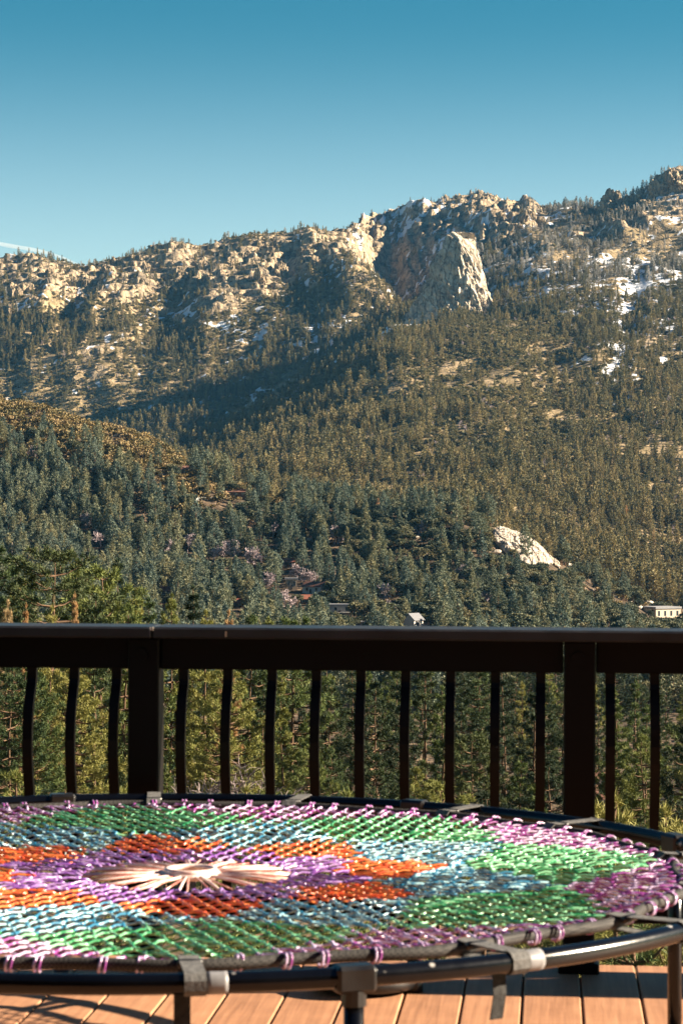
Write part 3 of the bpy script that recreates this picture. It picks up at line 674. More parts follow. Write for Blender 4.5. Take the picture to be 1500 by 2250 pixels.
def blades(C, D, n, ln, wd, rng, spread=0.9, droop=0.0):
    """n narrow leaf faces round every clump centre C, leaning along D."""
    k = len(C); C = np.repeat(C, n, 0); D = np.repeat(D, n, 0)
    d = D + rng.normal(size=(k * n, 3)) * spread; d[:, 2] -= droop
    d /= np.linalg.norm(d, axis=1)[:, None] + 1e-9
    s = np.cross(d, rng.normal(size=(k * n, 3))); s /= np.linalg.norm(s, axis=1)[:, None] + 1e-9
    L = (ln * rng.uniform(.6, 1.25, k * n))[:, None]; W = (wd * rng.uniform(.6, 1.3, k * n))[:, None]
    b = C + rng.normal(size=C.shape) * ln * 0.18
    v = np.stack([b, b + d * L * .5 + s * W, b + d * L, b + d * L * .5 - s * W], 1).reshape(-1, 3)
    return v, np.arange(k * n * 4).reshape(-1, 4)
def pine(seed, H=24.0, base=0.2, W=3.6, whorls=24, nb=6, ncl=6, nbl=9, ln=0.55, wd=0.09, shape='cone', dens=1.0, limbs=True, trunk_r=0.3):
    rng = np.random.RandomState(seed); T = MB(); Cn = MB()
    zs = np.linspace(0, H * 0.985, 12); bend = np.cumsum(rng.normal(size=(12, 2)) * H * 0.004, 0)
    spine = np.column_stack([bend, zs]); spine[0, 2] = -H * .06
    T.tube(spine, np.interp(zs, [0, H], [trunk_r, 0.03]), 7)
    cs = []; ds = []
    for w in range(whorls):
        q = (w + rng.uniform(-.3, .3)) / whorls; q = min(max(q, 0), .99)
        z = H * (base + (1 - base) * q)
        if shape == 'cone': rad = W * (1 - q)**0.8 * (0.55 + 0.45 * min(1, q * 5))
        elif shape == 'round': rad = W * math.sqrt(max(0.02, 1 - (2 * q - 0.95)**2)) * 0.95
        else: rad = W * (0.45 + 0.75 * math.sin(math.pi * min(1, q * .8 + .18))) * (1 - q**4)
        rad = max(rad, W * .08)
        m = max(3, int(nb * (0.6 + 0.5 * rad / W) + rng.uniform(-1, 1)))
        a0 = rng.uniform(0, 6.28)
        cx_, cy_ = np.interp(z, zs, bend[:, 0]), np.interp(z, zs, bend[:, 1])
        for k in range(m):
            if rng.rand() > dens: continue
            a = a0 + 6.283 * k / m + rng.normal() * .35; L = rad * rng.uniform(.55, 1.18)
            rise = rng.uniform(-.12, .22) + .35 * q
            tt_ = np.linspace(0, 1, 4)
            p = np.column_stack([cx_ + np.cos(a) * L * tt_, cy_ + np.sin(a) * L * tt_, z + L * (rise * tt_ - .25 * tt_ * (1 - tt_) * 1.5 + .15 * tt_**3)])
            if limbs: T.tube(p, np.linspace(.05 + .012 * L, .015, 4), 4, cap=False)
            n = max(2, int(ncl * (0.45 + 0.55 * L / W) + .5))
            t = rng.uniform(.25, 1.02, n)**.55
            c = np.stack([np.interp(t, tt_, p[:, i]) for i in range(3)], 1) + rng.normal(size=(n, 3)) * np.array([.20, .20, .085]) * (0.4 + .22 * L)
            cs.append(c); ds.append(np.tile([np.cos(a) * .5, np.sin(a) * .5, .55], (n, 1)))
    cs.append(np.tile([bend[-1, 0], bend[-1, 1], H * .98], (3, 1))); ds.append(np.tile([0, 0, 1.0], (3, 1)))
    v, f = blades(np.concatenate(cs), np.concatenate(ds), nbl, ln, wd, rng)
    Cn.add(v, f)
    return T, Cn
def oak(seed, H=8.0, W=4.5, lobes=9, n=260, nbl=3, ln=0.7, wd=0.28, low=0.25):
    rng = np.random.RandomState(seed); T = MB(); Cn = MB()
    T.tube([(0, 0, -.8), (0.1, 0, H * .3), (.2, .1, H * .6)], [.32, .22, .08], 6)
    cs = []; ds = []
    for k in range(lobes):
        a = rng.uniform(0, 6.28); rr = W * math.sqrt(rng.rand()) * .62
        c = np.array([math.cos(a) * rr, math.sin(a) * rr, H * (low + .25 + rng.uniform(0, .42) * (1 - (rr / W)**2))]); r = W * rng.uniform(.3, .5)
        T.tube([(0.05, 0, H * .25), c * .6 + np.array([0, 0, H * .1]), c], [.12, .07, .03], 4, cap=False)
        d = rng.normal(size=(n // lobes, 3)); d /= np.linalg.norm(d, axis=1)[:, None]; d[:, 2] = np.abs(d[:, 2]) * 1.0 - .25
        cs.append(c + d * r * rng.uniform(.75, 1.05, (len(d), 1)) * np.array([1, 1, .8])); ds.append(d)
    v, f = blades(np.concatenate(cs), np.concatenate(ds), nbl, ln, wd, rng, .8)
    Cn.add(v, f); return T, Cn
def bare(seed, H=9.0, W=4.0, levels=4, tw=0.022, n0=7):
    rng = np.random.RandomState(seed); T = MB(); tips = []
    def grow(p, d, L, r, lev):
        q = p + d * L * .5 + rng.normal(size=3) * L * .06; e = p + d * L + rng.normal(size=3) * L * .1
        T.tube([p, q, e], [r, r * .8, r * .55], 5 if lev < 2 else 3, cap=False)
        if lev >= levels: return
        for k in range(n0 - lev if lev < 2 else 4):
            nd = d * .75 + rng.normal(size=3) * .55; nd[2] += .12; nd /= np.linalg.norm(nd)
            t = rng.uniform(.4, 1); s = p + (e - p) * t
            grow(s, nd, L * rng.uniform(.5, .72), max(r * .5, tw), lev + 1)
    grow(np.array([0, 0, -.5]), np.array([0.03, 0, 1.0]), H * .38, H * .022, 0)
    return T
def both(T, Cn, name, mb, mc):            # trunk and crown in one mesh, for trees too small to show their parts
    M = MB(); v = np.concatenate(T.v); 
    q = np.concatenate(T.q); M.add(v, q, np.concatenate(T.t) if T.t else None, 0)
    M.add(np.concatenate(Cn.v), np.concatenate(Cn.q), None, 1)
    return M.mesh(name, [mb, mc])
def pair(T, Cn, mb, mc): return T.mesh('trunk', mb, True), Cn.mesh('crown', mc)

# prototypes of the near pines (real size, metres)
NEAR = []
for s, kw in enumerate([dict(H=26, base=.12, W=4.6, whorls=17, nb=6, ncl=12, shape='cone'), dict(H=24, base=.25, W=4.2, whorls=17, nb=6, ncl=12, shape='full'), dict(H=28, base=.3, W=3.8, whorls=18, nb=6, ncl=12, shape='full'),
                        dict(H=22, base=.08, W=4.4, whorls=16, nb=6, ncl=12, shape='cone'), dict(H=20, base=.2, W=4.6, whorls=15, nb=6, ncl=12, shape='round'), dict(H=27, base=.15, W=3.6, whorls=18, nb=6, ncl=12, shape='cone'), dict(H=25, base=.35, W=5.2, whorls=14, nb=7, ncl=13, shape='round', dens=.8)]):
    T, Cn = pine(100 + s, nbl=32, ln=.46, wd=.034, **kw); NEAR.append((kw['H'], kw['W'], T, Cn, {}))
def near_mesh(i, mc):
    H_, W_, T, Cn, cache = NEAR[i]
    if 'trunk' not in cache: cache['trunk'] = T.mesh('trunk', M_bark, True)
    if 'crown' not in cache: cache['crown'] = Cn.mesh('crown', M_needle)
    return H_, W_, cache['trunk'], cache['crown']
YOUNG = []
for s in range(3):
    T, Cn = pine(140 + s, H=7.5, base=.06, W=1.9, whorls=17, nb=6, ncl=8, nbl=34, ln=.19, wd=.009, shape='cone', trunk_r=.07); YOUNG.append(pair(T, Cn, M_bark, M_needle))

# what a viewer would call each gap of the railing
POSTX = (316, 1270)
BALX = [62, 158, 251, 405, 503, 599, 696, 793, 890, 987, 1086, 1184, 1338, 1437]
ORD = ['first', 'second', 'third', 'fourth', 'fifth', 'sixth', 'seventh', 'eighth', 'ninth', 'tenth']
def gap(px):
    if px < 20: return 'left of the leftmost baluster'
    if px < 316: return 'behind the ' + ORD[min(2, int(np.argmin([abs(px - b) for b in BALX[:3]])))] + ' baluster of the left bay'
    if px < 1270:
        k = sum(1 for b in BALX[3:12] if b < px); return 'in the ' + ORD[k] + ' gap of the middle bay'
    k = sum(1 for b in BALX[12:] if b < px); return 'in the ' + ORD[k] + ' gap past the right post'
near_used = {}
def near_tree(px, ytop, d, proto, mc, desc, wide=1.0, label=None, above=False, cat='pine tree', name='pine_tree', group=None):
    H_, W_, mt, mcrown = near_mesh(proto, mc)
    p = at(px, ytop, d); g = ground(p.x, p.y); h = max(p.z - g, 4.0); s = h / H_
    ro = empty(name, (p.x, p.y, g), random.uniform(0, 6.28), (s * wide, s * wide, s))
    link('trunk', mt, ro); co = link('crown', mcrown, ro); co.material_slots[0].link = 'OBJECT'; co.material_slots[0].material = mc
    if label is None:
        where = gap(min(max(px, 0), 1500)); key = (desc, where); near_used[key] = near_used.get(key, 0) + 1; k = near_used[key]
        label = desc + ' ' + where + ('' if k == 1 else ', %s of these' % ORD[min(9, k - 1)])
    tag(ro, label, cat, group); return ro
random.seed(4)
# the pines that rise over the rail on one side
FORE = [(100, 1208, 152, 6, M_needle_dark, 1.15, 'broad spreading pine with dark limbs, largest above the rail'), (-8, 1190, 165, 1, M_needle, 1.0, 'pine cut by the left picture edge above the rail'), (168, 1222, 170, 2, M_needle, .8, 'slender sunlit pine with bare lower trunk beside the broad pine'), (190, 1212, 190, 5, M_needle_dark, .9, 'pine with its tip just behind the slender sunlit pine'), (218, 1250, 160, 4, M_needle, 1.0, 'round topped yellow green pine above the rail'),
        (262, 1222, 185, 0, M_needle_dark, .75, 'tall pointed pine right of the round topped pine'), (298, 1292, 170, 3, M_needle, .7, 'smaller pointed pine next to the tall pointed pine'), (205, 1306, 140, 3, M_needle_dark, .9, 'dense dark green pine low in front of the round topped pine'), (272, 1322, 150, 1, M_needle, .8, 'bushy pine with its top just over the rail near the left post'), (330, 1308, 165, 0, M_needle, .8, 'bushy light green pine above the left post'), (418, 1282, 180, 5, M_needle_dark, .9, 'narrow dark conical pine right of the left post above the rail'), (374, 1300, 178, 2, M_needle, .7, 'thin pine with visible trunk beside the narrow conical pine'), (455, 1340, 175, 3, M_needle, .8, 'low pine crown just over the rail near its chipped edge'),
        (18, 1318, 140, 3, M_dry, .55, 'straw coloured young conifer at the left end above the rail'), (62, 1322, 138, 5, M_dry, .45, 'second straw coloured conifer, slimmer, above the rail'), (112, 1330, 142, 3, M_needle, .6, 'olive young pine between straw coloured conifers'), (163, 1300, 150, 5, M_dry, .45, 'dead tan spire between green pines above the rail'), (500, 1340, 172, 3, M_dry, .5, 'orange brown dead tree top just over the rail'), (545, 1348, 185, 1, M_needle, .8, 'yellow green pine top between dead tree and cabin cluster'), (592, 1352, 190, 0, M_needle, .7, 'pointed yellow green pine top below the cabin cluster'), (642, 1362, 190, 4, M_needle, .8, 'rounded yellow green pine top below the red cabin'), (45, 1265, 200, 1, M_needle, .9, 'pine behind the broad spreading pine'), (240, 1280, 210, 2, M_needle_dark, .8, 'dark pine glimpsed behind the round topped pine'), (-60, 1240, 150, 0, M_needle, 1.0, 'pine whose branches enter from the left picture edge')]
for px, yt, d, k, mc, wd_, lab in FORE:
    near_tree(px, yt, d, k, mc, '', wd_, lab)
for px_, yt_, d_, lab_ in ((18, 1440, 124, 'green pine in front of the straw coloured conifer at the left edge'), (66, 1455, 126, 'green pine in front of the slimmer straw coloured conifer'), (163, 1440, 130, 'green pine in front of the dead tan spire'), (500, 1450, 150, 'green pine in front of the orange brown dead tree')):
    near_tree(px_, yt_, d_, 1, M_needle, '', 1.0, lab_)
# the wood below the deck, seen between the balusters
def wood(n, x0, x1, dlo, dhi, ylo, yhi, desc, mats, protos, seed, wd_=(.7, 1.0)):
    r = random.Random(seed)
    for i in range(n):
        px = x0 + (i + .5 + r.uniform(-.35, .35)) * (x1 - x0) / n
        k = r.choice(protos); mc = r.choice(mats)
        near_tree(px, r.uniform(ylo, yhi), r.uniform(dlo, dhi), k, mc, ('dark ' if mc is M_needle_dark else 'light-toned ') + desc, r.uniform(*wd_))  # light and dark needle copies paint sun and shade into the rows
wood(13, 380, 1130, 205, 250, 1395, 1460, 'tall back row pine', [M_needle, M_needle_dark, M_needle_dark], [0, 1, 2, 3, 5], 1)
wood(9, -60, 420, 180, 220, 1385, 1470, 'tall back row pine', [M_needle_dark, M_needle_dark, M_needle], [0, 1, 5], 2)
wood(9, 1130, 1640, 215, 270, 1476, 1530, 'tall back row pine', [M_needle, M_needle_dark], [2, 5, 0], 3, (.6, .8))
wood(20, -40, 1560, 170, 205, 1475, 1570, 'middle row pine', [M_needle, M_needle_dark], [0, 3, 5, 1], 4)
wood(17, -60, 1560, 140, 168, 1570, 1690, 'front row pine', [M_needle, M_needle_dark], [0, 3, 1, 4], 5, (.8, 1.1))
wood(15, -60, 1540, 112, 135, 1700, 1810, 'low front pine', [M_needle, M_needle_dark], [3, 0, 4], 6, (.9, 1.2))
wood(14, 850, 1600, 290, 360, 1440, 1500, 'distant valley pine', [M_needle_dark, M_needle], [0, 1, 5], 9, (.8, 1.1))
wood(16, 850, 1620, 400, 540, 1425, 1490, 'valley pine', [M_needle_dark], [0, 1, 5], 10, (.9, 1.2))
wood(5, 1560, 2100, 130, 200, 1450, 1600, 'outer pine', [M_needle], [0, 1], 8)
for i, (px, yt, d) in enumerate([(1352, 1745, 42), (1312, 1755, 46), (1480, 1770, 40), (140, 1722, 48), (265, 1730, 44), (585, 1712, 50), (545, 1725, 52), (30, 1690, 50), (1240, 1790, 44), (760, 1735, 52), (1410, 1830, 38)]):
    p = at(px, yt, d); g = ground(p.x, p.y); s = (p.z - g) / 7.5
    ro = empty('young_pine', (p.x, p.y, g), i * 1.3, (max(s, .9) * .9, max(s, .9) * .9, s)); a, b_ = YOUNG[i % 3]
    link('trunk', a, ro); link('crown', b_, ro)
    near_used[gap(px)] = near_used.get(gap(px), 0) + 1
    tag(ro, 'young bright needled pine ' + gap(px) + (', second one' if near_used[gap(px)] > 1 else ''), 'pine tree', 'young pines close to the deck')
# the leafless grey tree between the balusters
M_twig2 = simple('dark_grey_twigs', (0.19, 0.155, 0.15), 0.95, 0.1, 1.0, 0.3)
T = bare(77, 14, 5, 5, .018, 7); p = at(436, 1474, 84); g = ground(p.x, p.y)
ro = empty('bare_tree', (p.x, p.y, g), 0, (p.z - g) / 13.0); link('trunk', T.mesh('trunk', M_twig2), ro)
tag(ro, 'leafless grey tree in the first gaps right of the left rail post', 'bare tree')
# manzanita below the deck edge
SHR = []
for s in range(3):
    T, Cn = oak(160 + s, 3.0, 1.7, 10, 700, 5, .12, .04, .0); SHR.append(pair(T, Cn, M_bark, M_shrub))
SHN = ['below the left end of the deck', 'under the left post', 'below the deck right of the left post', 'below the second to fourth balusters', 'below the middle of the railing', 'below the mat centre', 'below the seventh baluster', 'below the eighth baluster', 'just left of the right post', 'under the frame beside the right post', 'under the frame past the right post', 'at the right picture edge under the frame', 'beyond the right picture edge']
for i, px in enumerate(np.linspace(-80, 1640, 13)):
    for row in (0, 1):
        d = (12.5, 19.0)[row] + random.uniform(-1, 1); yt = (2085, 1985)[row] + random.uniform(-25, 20)
        p = at(px + 60 * row, yt, d); g = ground(p.x, p.y); s = (p.z - g) / 3.0
        ro = empty('manzanita_shrub', (p.x, p.y, g), i * 2.1 + row, s); a, b_ = SHR[(i + row) % 3]
        link('trunk', a, ro); link('crown', b_, ro)
        tag(ro, 'green leafy shrub ' + SHN[i] + (', farther down' if row else ''), 'shrub', 'shrubs below the deck')

# ------------------------------------------------------------------ trees of the hill and the mountain
HP = [both(*pine(200 + s, H=14, base=.12, W=2.6, whorls=14, nb=5, ncl=6, nbl=7, ln=.8, wd=.13, shape=sh, limbs=False), 'hill_pine', M_bark, M_hillpine) for s, sh in enumerate(['cone', 'full', 'cone', 'cone', 'full'])]
HO = [both(*oak(220 + s, 7, 4.0, 10, 340, 5, .6, .2), 'hill_oak', M_bark, M_oak) for s in range(4)]
HB = [bare(240 + s, 9, 4, 4, .085, 6).mesh('hill_bare_tree', M_twig) for s in range(3)]
HD = [both(*pine(250 + s, H=13, base=.08, W=2.2, whorls=12, nb=5, ncl=4, nbl=4, ln=1.0, wd=.2, shape='cone', limbs=False), 'dry_pine', M_bark, M_dry) for s in range(2)]
HS = [both(*oak(260 + s, 2.6, 2.4, 5, 50, 3, .7, .3, .05), 'hill_brush', M_bark, M_brush) for s in range(3)]
FT = [both(*pine(300 + s, H=13.5, base=.05, W=2.2, whorls=11, nb=4, ncl=4, nbl=6, ln=1.0, wd=.2, shape=sh, limbs=False), 'far_tree', M_bark, m) for s, (sh, m) in enumerate([('cone', M_far), ('full', M_far), ('cone', M_far), ('cone', M_frost), ('full', M_frost)])]
FS = [both(*oak(320 + s, 4.4, 3.2, 5, 50, 4, 1.2, .45, .05), 'far_brush', M_bark, M_far) for s in range(2)] + [both(*oak(330, 3.6, 3.0, 4, 40, 4, 1.1, .4, .05), 'far_brush', M_bark, M_frost)]
FD = [bare(340, 12, 3, 2, .14, 6).mesh('far_snag', M_twig)]

def project(X, Y, Z):
    x = X / Y * F; y = YH - (Z - CAMH) / Y * F - 1125
    return 750 + x - ROLL * y, 1125 + y + ROLL * x
def blocked(px, py, hpx):                 # would hide a house or boulder: base lies below it and the crown reaches over it
    b = np.zeros(len(px), bool)
    for hx, hy, w, h, d in HOUSES:
        b |= (np.abs(px - hx) < w * .5 + 5) & (py > hy - 4) & (py - hpx < hy - h * .35)
    return b
rg = np.random.RandomState(99)
# hill: candidates spread evenly over the ground
def cand(n, ylo, yhi, xlo=-420, xhi=1930):
    Y = np.sqrt(rg.uniform(ylo**2, yhi**2, n)); X = (rg.uniform(xlo, xhi, n) - 750) / F * Y
    z, rk_, sn = tz_at(X, Y); px, py = project(X, Y, z)
    return X, Y, z, rk_, sn, px, py
A_ = cand(17000, 380, 1720); B_ = cand(5200, 1180, 1640, -200, 620); X, Y, Z, RK, SN, px, py = (np.concatenate([p_, q_]) for p_, q_ in zip(A_, B_))
extra = np.arange(len(X)) >= 17000
hillline = np.interp(px, [p_[0] for p_ in HILL], [p_[1] for p_ in HILL])
dep = py - hillline                        # rows below the crest
vis = (Y < np.interp(px, uc, dA) + 40)
brushy = sstep(150, 50, dep) * sstep(560, 300, px) + .3 * sstep(80, 0, dep)
oaky = np.clip(sstep(650, 900, px) * .62 + .16 + .3 * sstep(90, 20, dep), 0, .85)
cl = fbm2(X / 60, Y / 60, 2, 61.0)
u1 = rg.rand(len(X))
kind = np.where(extra | (u1 < brushy * .82), 2, np.where(rg.rand(len(X)) < oaky + .25 * cl, 1, 0))   # 0 pine 1 oak 2 brush
hs = np.where(kind == 0, rg.uniform(.7, 1.25, len(X)), np.where(kind == 1, rg.uniform(.65, 1.3, len(X)), rg.uniform(.55, 1.5, len(X))**1.5 + .15))
hm = hs * np.where(kind == 0, 14, np.where(kind == 1, 7, 2.6)); hpx = hm * F / Y
keep = ~(extra & (brushy < .25)) & ~blocked(px, py, hpx) & (Y > 560) & (Y < np.interp(px, uc, dA) + 130) & ~((np.abs(px - 1156) < 74) & (py > 1150 + .5 * (px - 1150)) & (py - hpx < 1205 + .5 * (px - 1150)) & (rg.rand(len(X)) < .86)) & ~((np.abs(px - 1150) < 66) & (np.abs(py - (1182 + (px - 1150) * .5)) < 24) & (rg.rand(len(X)) < .93))
near_clear = (Y < 900)
BARE = [(365, 1222), (412, 1222), (490, 1222), (505, 1235), (560, 1248), (592, 1302), (655, 1280), (683, 1290), (735, 1200), (70, 1016), (222, 1205), (190, 1172), (545, 1240), (470, 1235), (600, 1180), (870, 1360), (1010, 1285), (845, 1330), (920, 1178), (640, 1338), (1070, 1335)]
for a, b_ in BARE: keep &= ~((np.abs(px - a) < 20) & (py > b_ - 2) & (py - hpx < b_ - 14))
idx = np.where(keep)[0]
def tie(px): return next((w for lim, w in ((250, 'below the brushy crest'), (450, 'behind the foreground pines'), (760, 'around the cabin cluster'), (1000, 'between the cabins and the slab outcrop'), (1250, 'below the slab outcrop'), (9999, 'around the beige house')) if px < lim))
inview = (px > -15) & (px < 1515) & (py < 1420) & vis
score = hpx * np.where(inview, 1, 0)
LAB = {0: ('hill_pine_tree', 'blue green hill pine among many', 'pine tree'), 1: ('oak_tree', 'dark rounded oak among many', 'oak tree'), 2: ('brush_bush', 'olive brown bush among many', 'bush')}
LMARK = [(693, 1295, 'the brown roofed cabin'), (628, 1242, 'the small reddish cabin'), (640, 1285, 'the narrow tan cabin'), (748, 1342, 'the wide grey roofed house'), (520, 1328, 'the low dull red cabin'), (908, 1366, 'the white gabled house'), (788, 1375, 'the low tan house'), (1452, 1350, 'the beige house'), (402, 1034, 'the little crest cabin'), (365, 1300, 'the porch posted cabin'), (520, 1085, 'the long brown house'), (1450, 1297, 'the dark brown hut'), (470, 1098, 'the retaining wall'),
         (1150, 1190, 'the granite sheet'), (1290, 1270, 'the lone round boulder'), (303, 940, 'the round crest boulder'), (15, 872, 'the skyline boulder'), (148, 990, 'the slanting stone'), (190, 1152, 'the pine shaded rock'), (1347, 1245, 'the far utility pole'), (1340, 1375, 'the white stone heap'), (1004, 1370, 'the small orange tree'), (427, 1265, 'the rusty dead pine'), (655, 1160, 'the rust coloured tree'), (915, 1178, 'the small oak shaded rock'), (830, 1135, 'the reddish crest tree'), (70, 1005, 'the highest leafless tree'), (100, 1205, 'the broad spreading pine'), (262, 1220, 'the tall pointed pine')]
lused = {}
def lmlabel(x, y):
    dd_ = [math.hypot(x - a, y - b_) for a, b_, _ in LMARK]; k = int(np.argmin(dd_)); a, b_, nm = LMARK[k]
    side = ('left of ' if x < a else 'right of ') if abs(x - a) > abs(y - b_) else ('above ' if y < b_ else 'below ')
    return side + nm, dd_[k]
single = set()
for k, lim, ms in ((0, 170, HP), (1, 170, HO), (2, 120, HS)):
    c = [i for i in idx if kind[i] == k and score[i] > 0]; c.sort(key=lambda i: -score[i])
    nm, ds_, cat = LAB[k]
    chosen = sorted(c[:lim], key=lambda i: lmlabel(px[i], py[i] - hpx[i] / 2)[1])
    for i in chosen:
        o = link(nm, ms[i % len(ms)], None, (X[i], Y[i], Z[i]), (0, 0, rg.uniform(0, 6.28)), (hs[i] * rg.uniform(.85, 1.2), hs[i] * rg.uniform(.85, 1.2), hs[i]))
        w = tie(px[i]); wl_ = lmlabel(px[i], py[i] - hpx[i] / 2)[0]; lused[(k, wl_)] = lused.get((k, wl_), 0) + 1; q_ = lused[(k, wl_)]
        tag(o, ds_.replace(' among many', '') + ' ' + wl_ + ', ' + ('nearest' if q_ == 1 else (ORDW[q_ - 1] + ' nearest') if q_ <= len(ORDW) else 'one of the farther ones') + ' to it', cat, cat + ('es ' if cat == 'bush' else 's ') + w); single.add(i)
for i, (a, b_) in enumerate(sorted(BARE)):
    p = hit(a, b_); o = link('leafless_tree', HB[i % 3], None, p, (0, 0, i * 1.7), rg.uniform(1.3, 1.75))
    tag(o, ORDW[i] + ' leafless mauve grey tree from the left on the wooded hill', 'bare tree', 'leafless trees on the hill')
for a, b_, s, lab in ((427, 1282, 1.0, 'rusty dead pine on the hill above the narrow conical pine'), (1163, 1152, .8, 'orange dead tree just beyond the slab outcrop'), (1375, 1150, 1.0, 'orange dead pine in the dense far pines'), (1434, 1215, 1.1, 'bright orange dead pine above the beige house'), (1004, 1378, .7, 'small orange dead tree close over the rail'), (830, 1142, .8, 'reddish brown tree on the crest among oaks'), (655, 1170, .8, 'rust coloured small tree in the middle of the hill'), (1405, 1308, .8, 'reddish dead tree near the dark brown hut')):
    p = hit(a, b_); tag(link('dead_pine', HD[int(a) % 2], None, p, (0, 0, a), s), lab, 'dead tree')

# the rest of the wood as one mass each, drawn as instances on points
def protos(name, meshes):
    c = bpy.data.collections.new(name)
    for i, me in enumerate(meshes):
        o = bpy.data.objects.new('%s_%02d' % (name, i), me); c.objects.link(o)
    return c
def scatter(name, P, k, rot, scl, coll, label):
    me = bpy.data.meshes.new(name); n = len(P)
    me.vertices.add(n); me.vertices.foreach_set('co', np.asarray(P, np.float32).ravel())
    for nm, ty, val in (('pick', 'INT', k), ('turn', 'FLOAT', rot), ('size', 'FLOAT_VECTOR', scl)):
        a_ = me.attributes.new(nm, ty, 'POINT'); a_.data.foreach_set('vector' if ty == 'FLOAT_VECTOR' else 'value', np.ascontiguousarray(val, np.int32 if ty == 'INT' else np.float32).ravel())
    ng = bpy.data.node_groups.new(name, 'GeometryNodeTree')
    ng.interface.new_socket('Geometry', in_out='INPUT', socket_type='NodeSocketGeometry'); ng.interface.new_socket('Geometry', in_out='OUTPUT', socket_type='NodeSocketGeometry')
    N = ng.nodes; Lk = ng.links
    gi = N.new('NodeGroupInput'); go = N.new('NodeGroupOutput'); ins = N.new('GeometryNodeInstanceOnPoints'); ci = N.new('GeometryNodeCollectionInfo')
    ci.inputs['Collection'].default_value = coll; ci.inputs['Separate Children'].default_value = True; ci.inputs['Reset Children'].default_value = True
    def na(nm, ty):
        a_ = N.new('GeometryNodeInputNamedAttribute'); a_.data_type = ty; a_.inputs['Name'].default_value = nm; return a_.outputs['Attribute']
    cx_ = N.new('ShaderNodeCombineXYZ'); Lk.new(na('turn', 'FLOAT'), cx_.inputs['Z'])
    Lk.new(gi.outputs[0], ins.inputs['Points']); Lk.new(ci.outputs[0], ins.inputs['Instance']); ins.inputs['Pick Instance'].default_value = True
    Lk.new(na('pick', 'INT'), ins.inputs['Instance Index']); Lk.new(cx_.outputs[0], ins.inputs['Rotation']); Lk.new(na('size', 'FLOAT_VECTOR'), ins.inputs['Scale'])
    Lk.new(ins.outputs[0], go.inputs[0])
    o = link(name, me); md = o.modifiers.new('scatter', 'NODES'); md.node_group = ng
    tag(o, label, None, None, 'stuff'); return o
rest = np.array([i for i in idx if i not in single])
pk = np.where(kind[rest] == 0, rg.randint(0, 5, len(rest)), np.where(kind[rest] == 1, 5 + rg.randint(0, 4, len(rest)), 9 + rg.randint(0, 3, len(rest))))
sc3 = np.stack([hs[rest] * rg.uniform(.85, 1.2, len(rest)), hs[rest] * rg.uniform(.85, 1.2, len(rest)), hs[rest]], 1)
scatter('hill_forest', np.stack([X[rest], Y[rest], Z[rest]], 1), pk, rg.uniform(0, 6.28, len(rest)), sc3, protos('hill_kinds', HP + HO + HS), 'pines, oaks and brush covering the wooded hill')

# mountain
X, Y, Z, RK, SN, px, py = cand(150000, 1640, 4950, -260, 1760)
gx1 = (tz_at(X + 6, Y)[0] - Z) / 6; gy1 = (tz_at(X, Y + 6)[0] - Z) / 6
steep = np.hypot(gx1, gy1)
dens = (1 - .52 * sstep(.35, .75, RK)) * (1 - .80 * sstep(.35, .8, SN)) * (1 - .6 * sstep(1.1, 2.0, steep))
cl = fbm2(X / 90, Y / 110, 3, 71.0)
dens *= (1 - .5 * np.clip((px - 775) / 30, 0, 1) * np.clip((1160 - px) / 30, 0, 1) * (Y > 4080) * (Y < np.interp(px, uc, dR) - 25))
dens *= 1 - .55 * sstep(150, 30, np.interp(px, uc, dR) - Y)
dens *= np.clip(.72 + .85 * cl, .06, 1) * (1 - .35 * sstep(700, 560, py))
dm_ = (px - 985) / 95.0
dens *= np.where((np.abs(dm_) < 1.05) & (Y > 3480) & (Y < 3660), 0.0, 1)
k = rg.rand(len(X)) < dens
X, Y, Z, px, py, cl, RK = (a_[k] for a_ in (X, Y, Z, px, py, cl, RK))
n = len(X)
frost = sstep(690, 560, py + 40 * fbm2(X / 200, Y / 200, 2, 91.0)) * (.35 + .55 * sstep(950, 1150, px))
treeish = np.clip(.34 + .5 * fbm2(X / 140, Y / 170, 2, 81.0) + .45 * sstep(980, 1180, py) + .3 * frost - .12 * sstep(700, 800, py) * sstep(950, 850, py), .08, .95)
r1 = rg.rand(n) < treeish; r2 = rg.rand(n) < frost; r3 = rg.rand(n) < .012
pk = np.where(r1, np.where(r2, 3 + rg.randint(0, 2, n), rg.randint(0, 3, n)), np.where(r2, 7, 5 + rg.randint(0, 2, n))); pk = np.where(r3, 8, pk)
s = np.where(r1, rg.uniform(.62, 1.25, n)**1.6 * (1 - .2 * frost) * np.clip(1.05 + .5 * fbm2(X / 120, Y / 150, 2, 101.0), .6, 1.5), rg.uniform(.6, 1.35, n)) * (1 - .3 * sstep(.2, .6, RK))
sc3 = np.stack([s * rg.uniform(.85, 1.25, n), s * rg.uniform(.85, 1.25, n), s], 1)
scatter('mountain_forest', np.stack([X, Y, Z - .4], 1), pk, rg.uniform(0, 6.28, n), sc3, protos('mountain_kinds', FT + FS + FD), 'far pines and brush covering the mountain slopes')
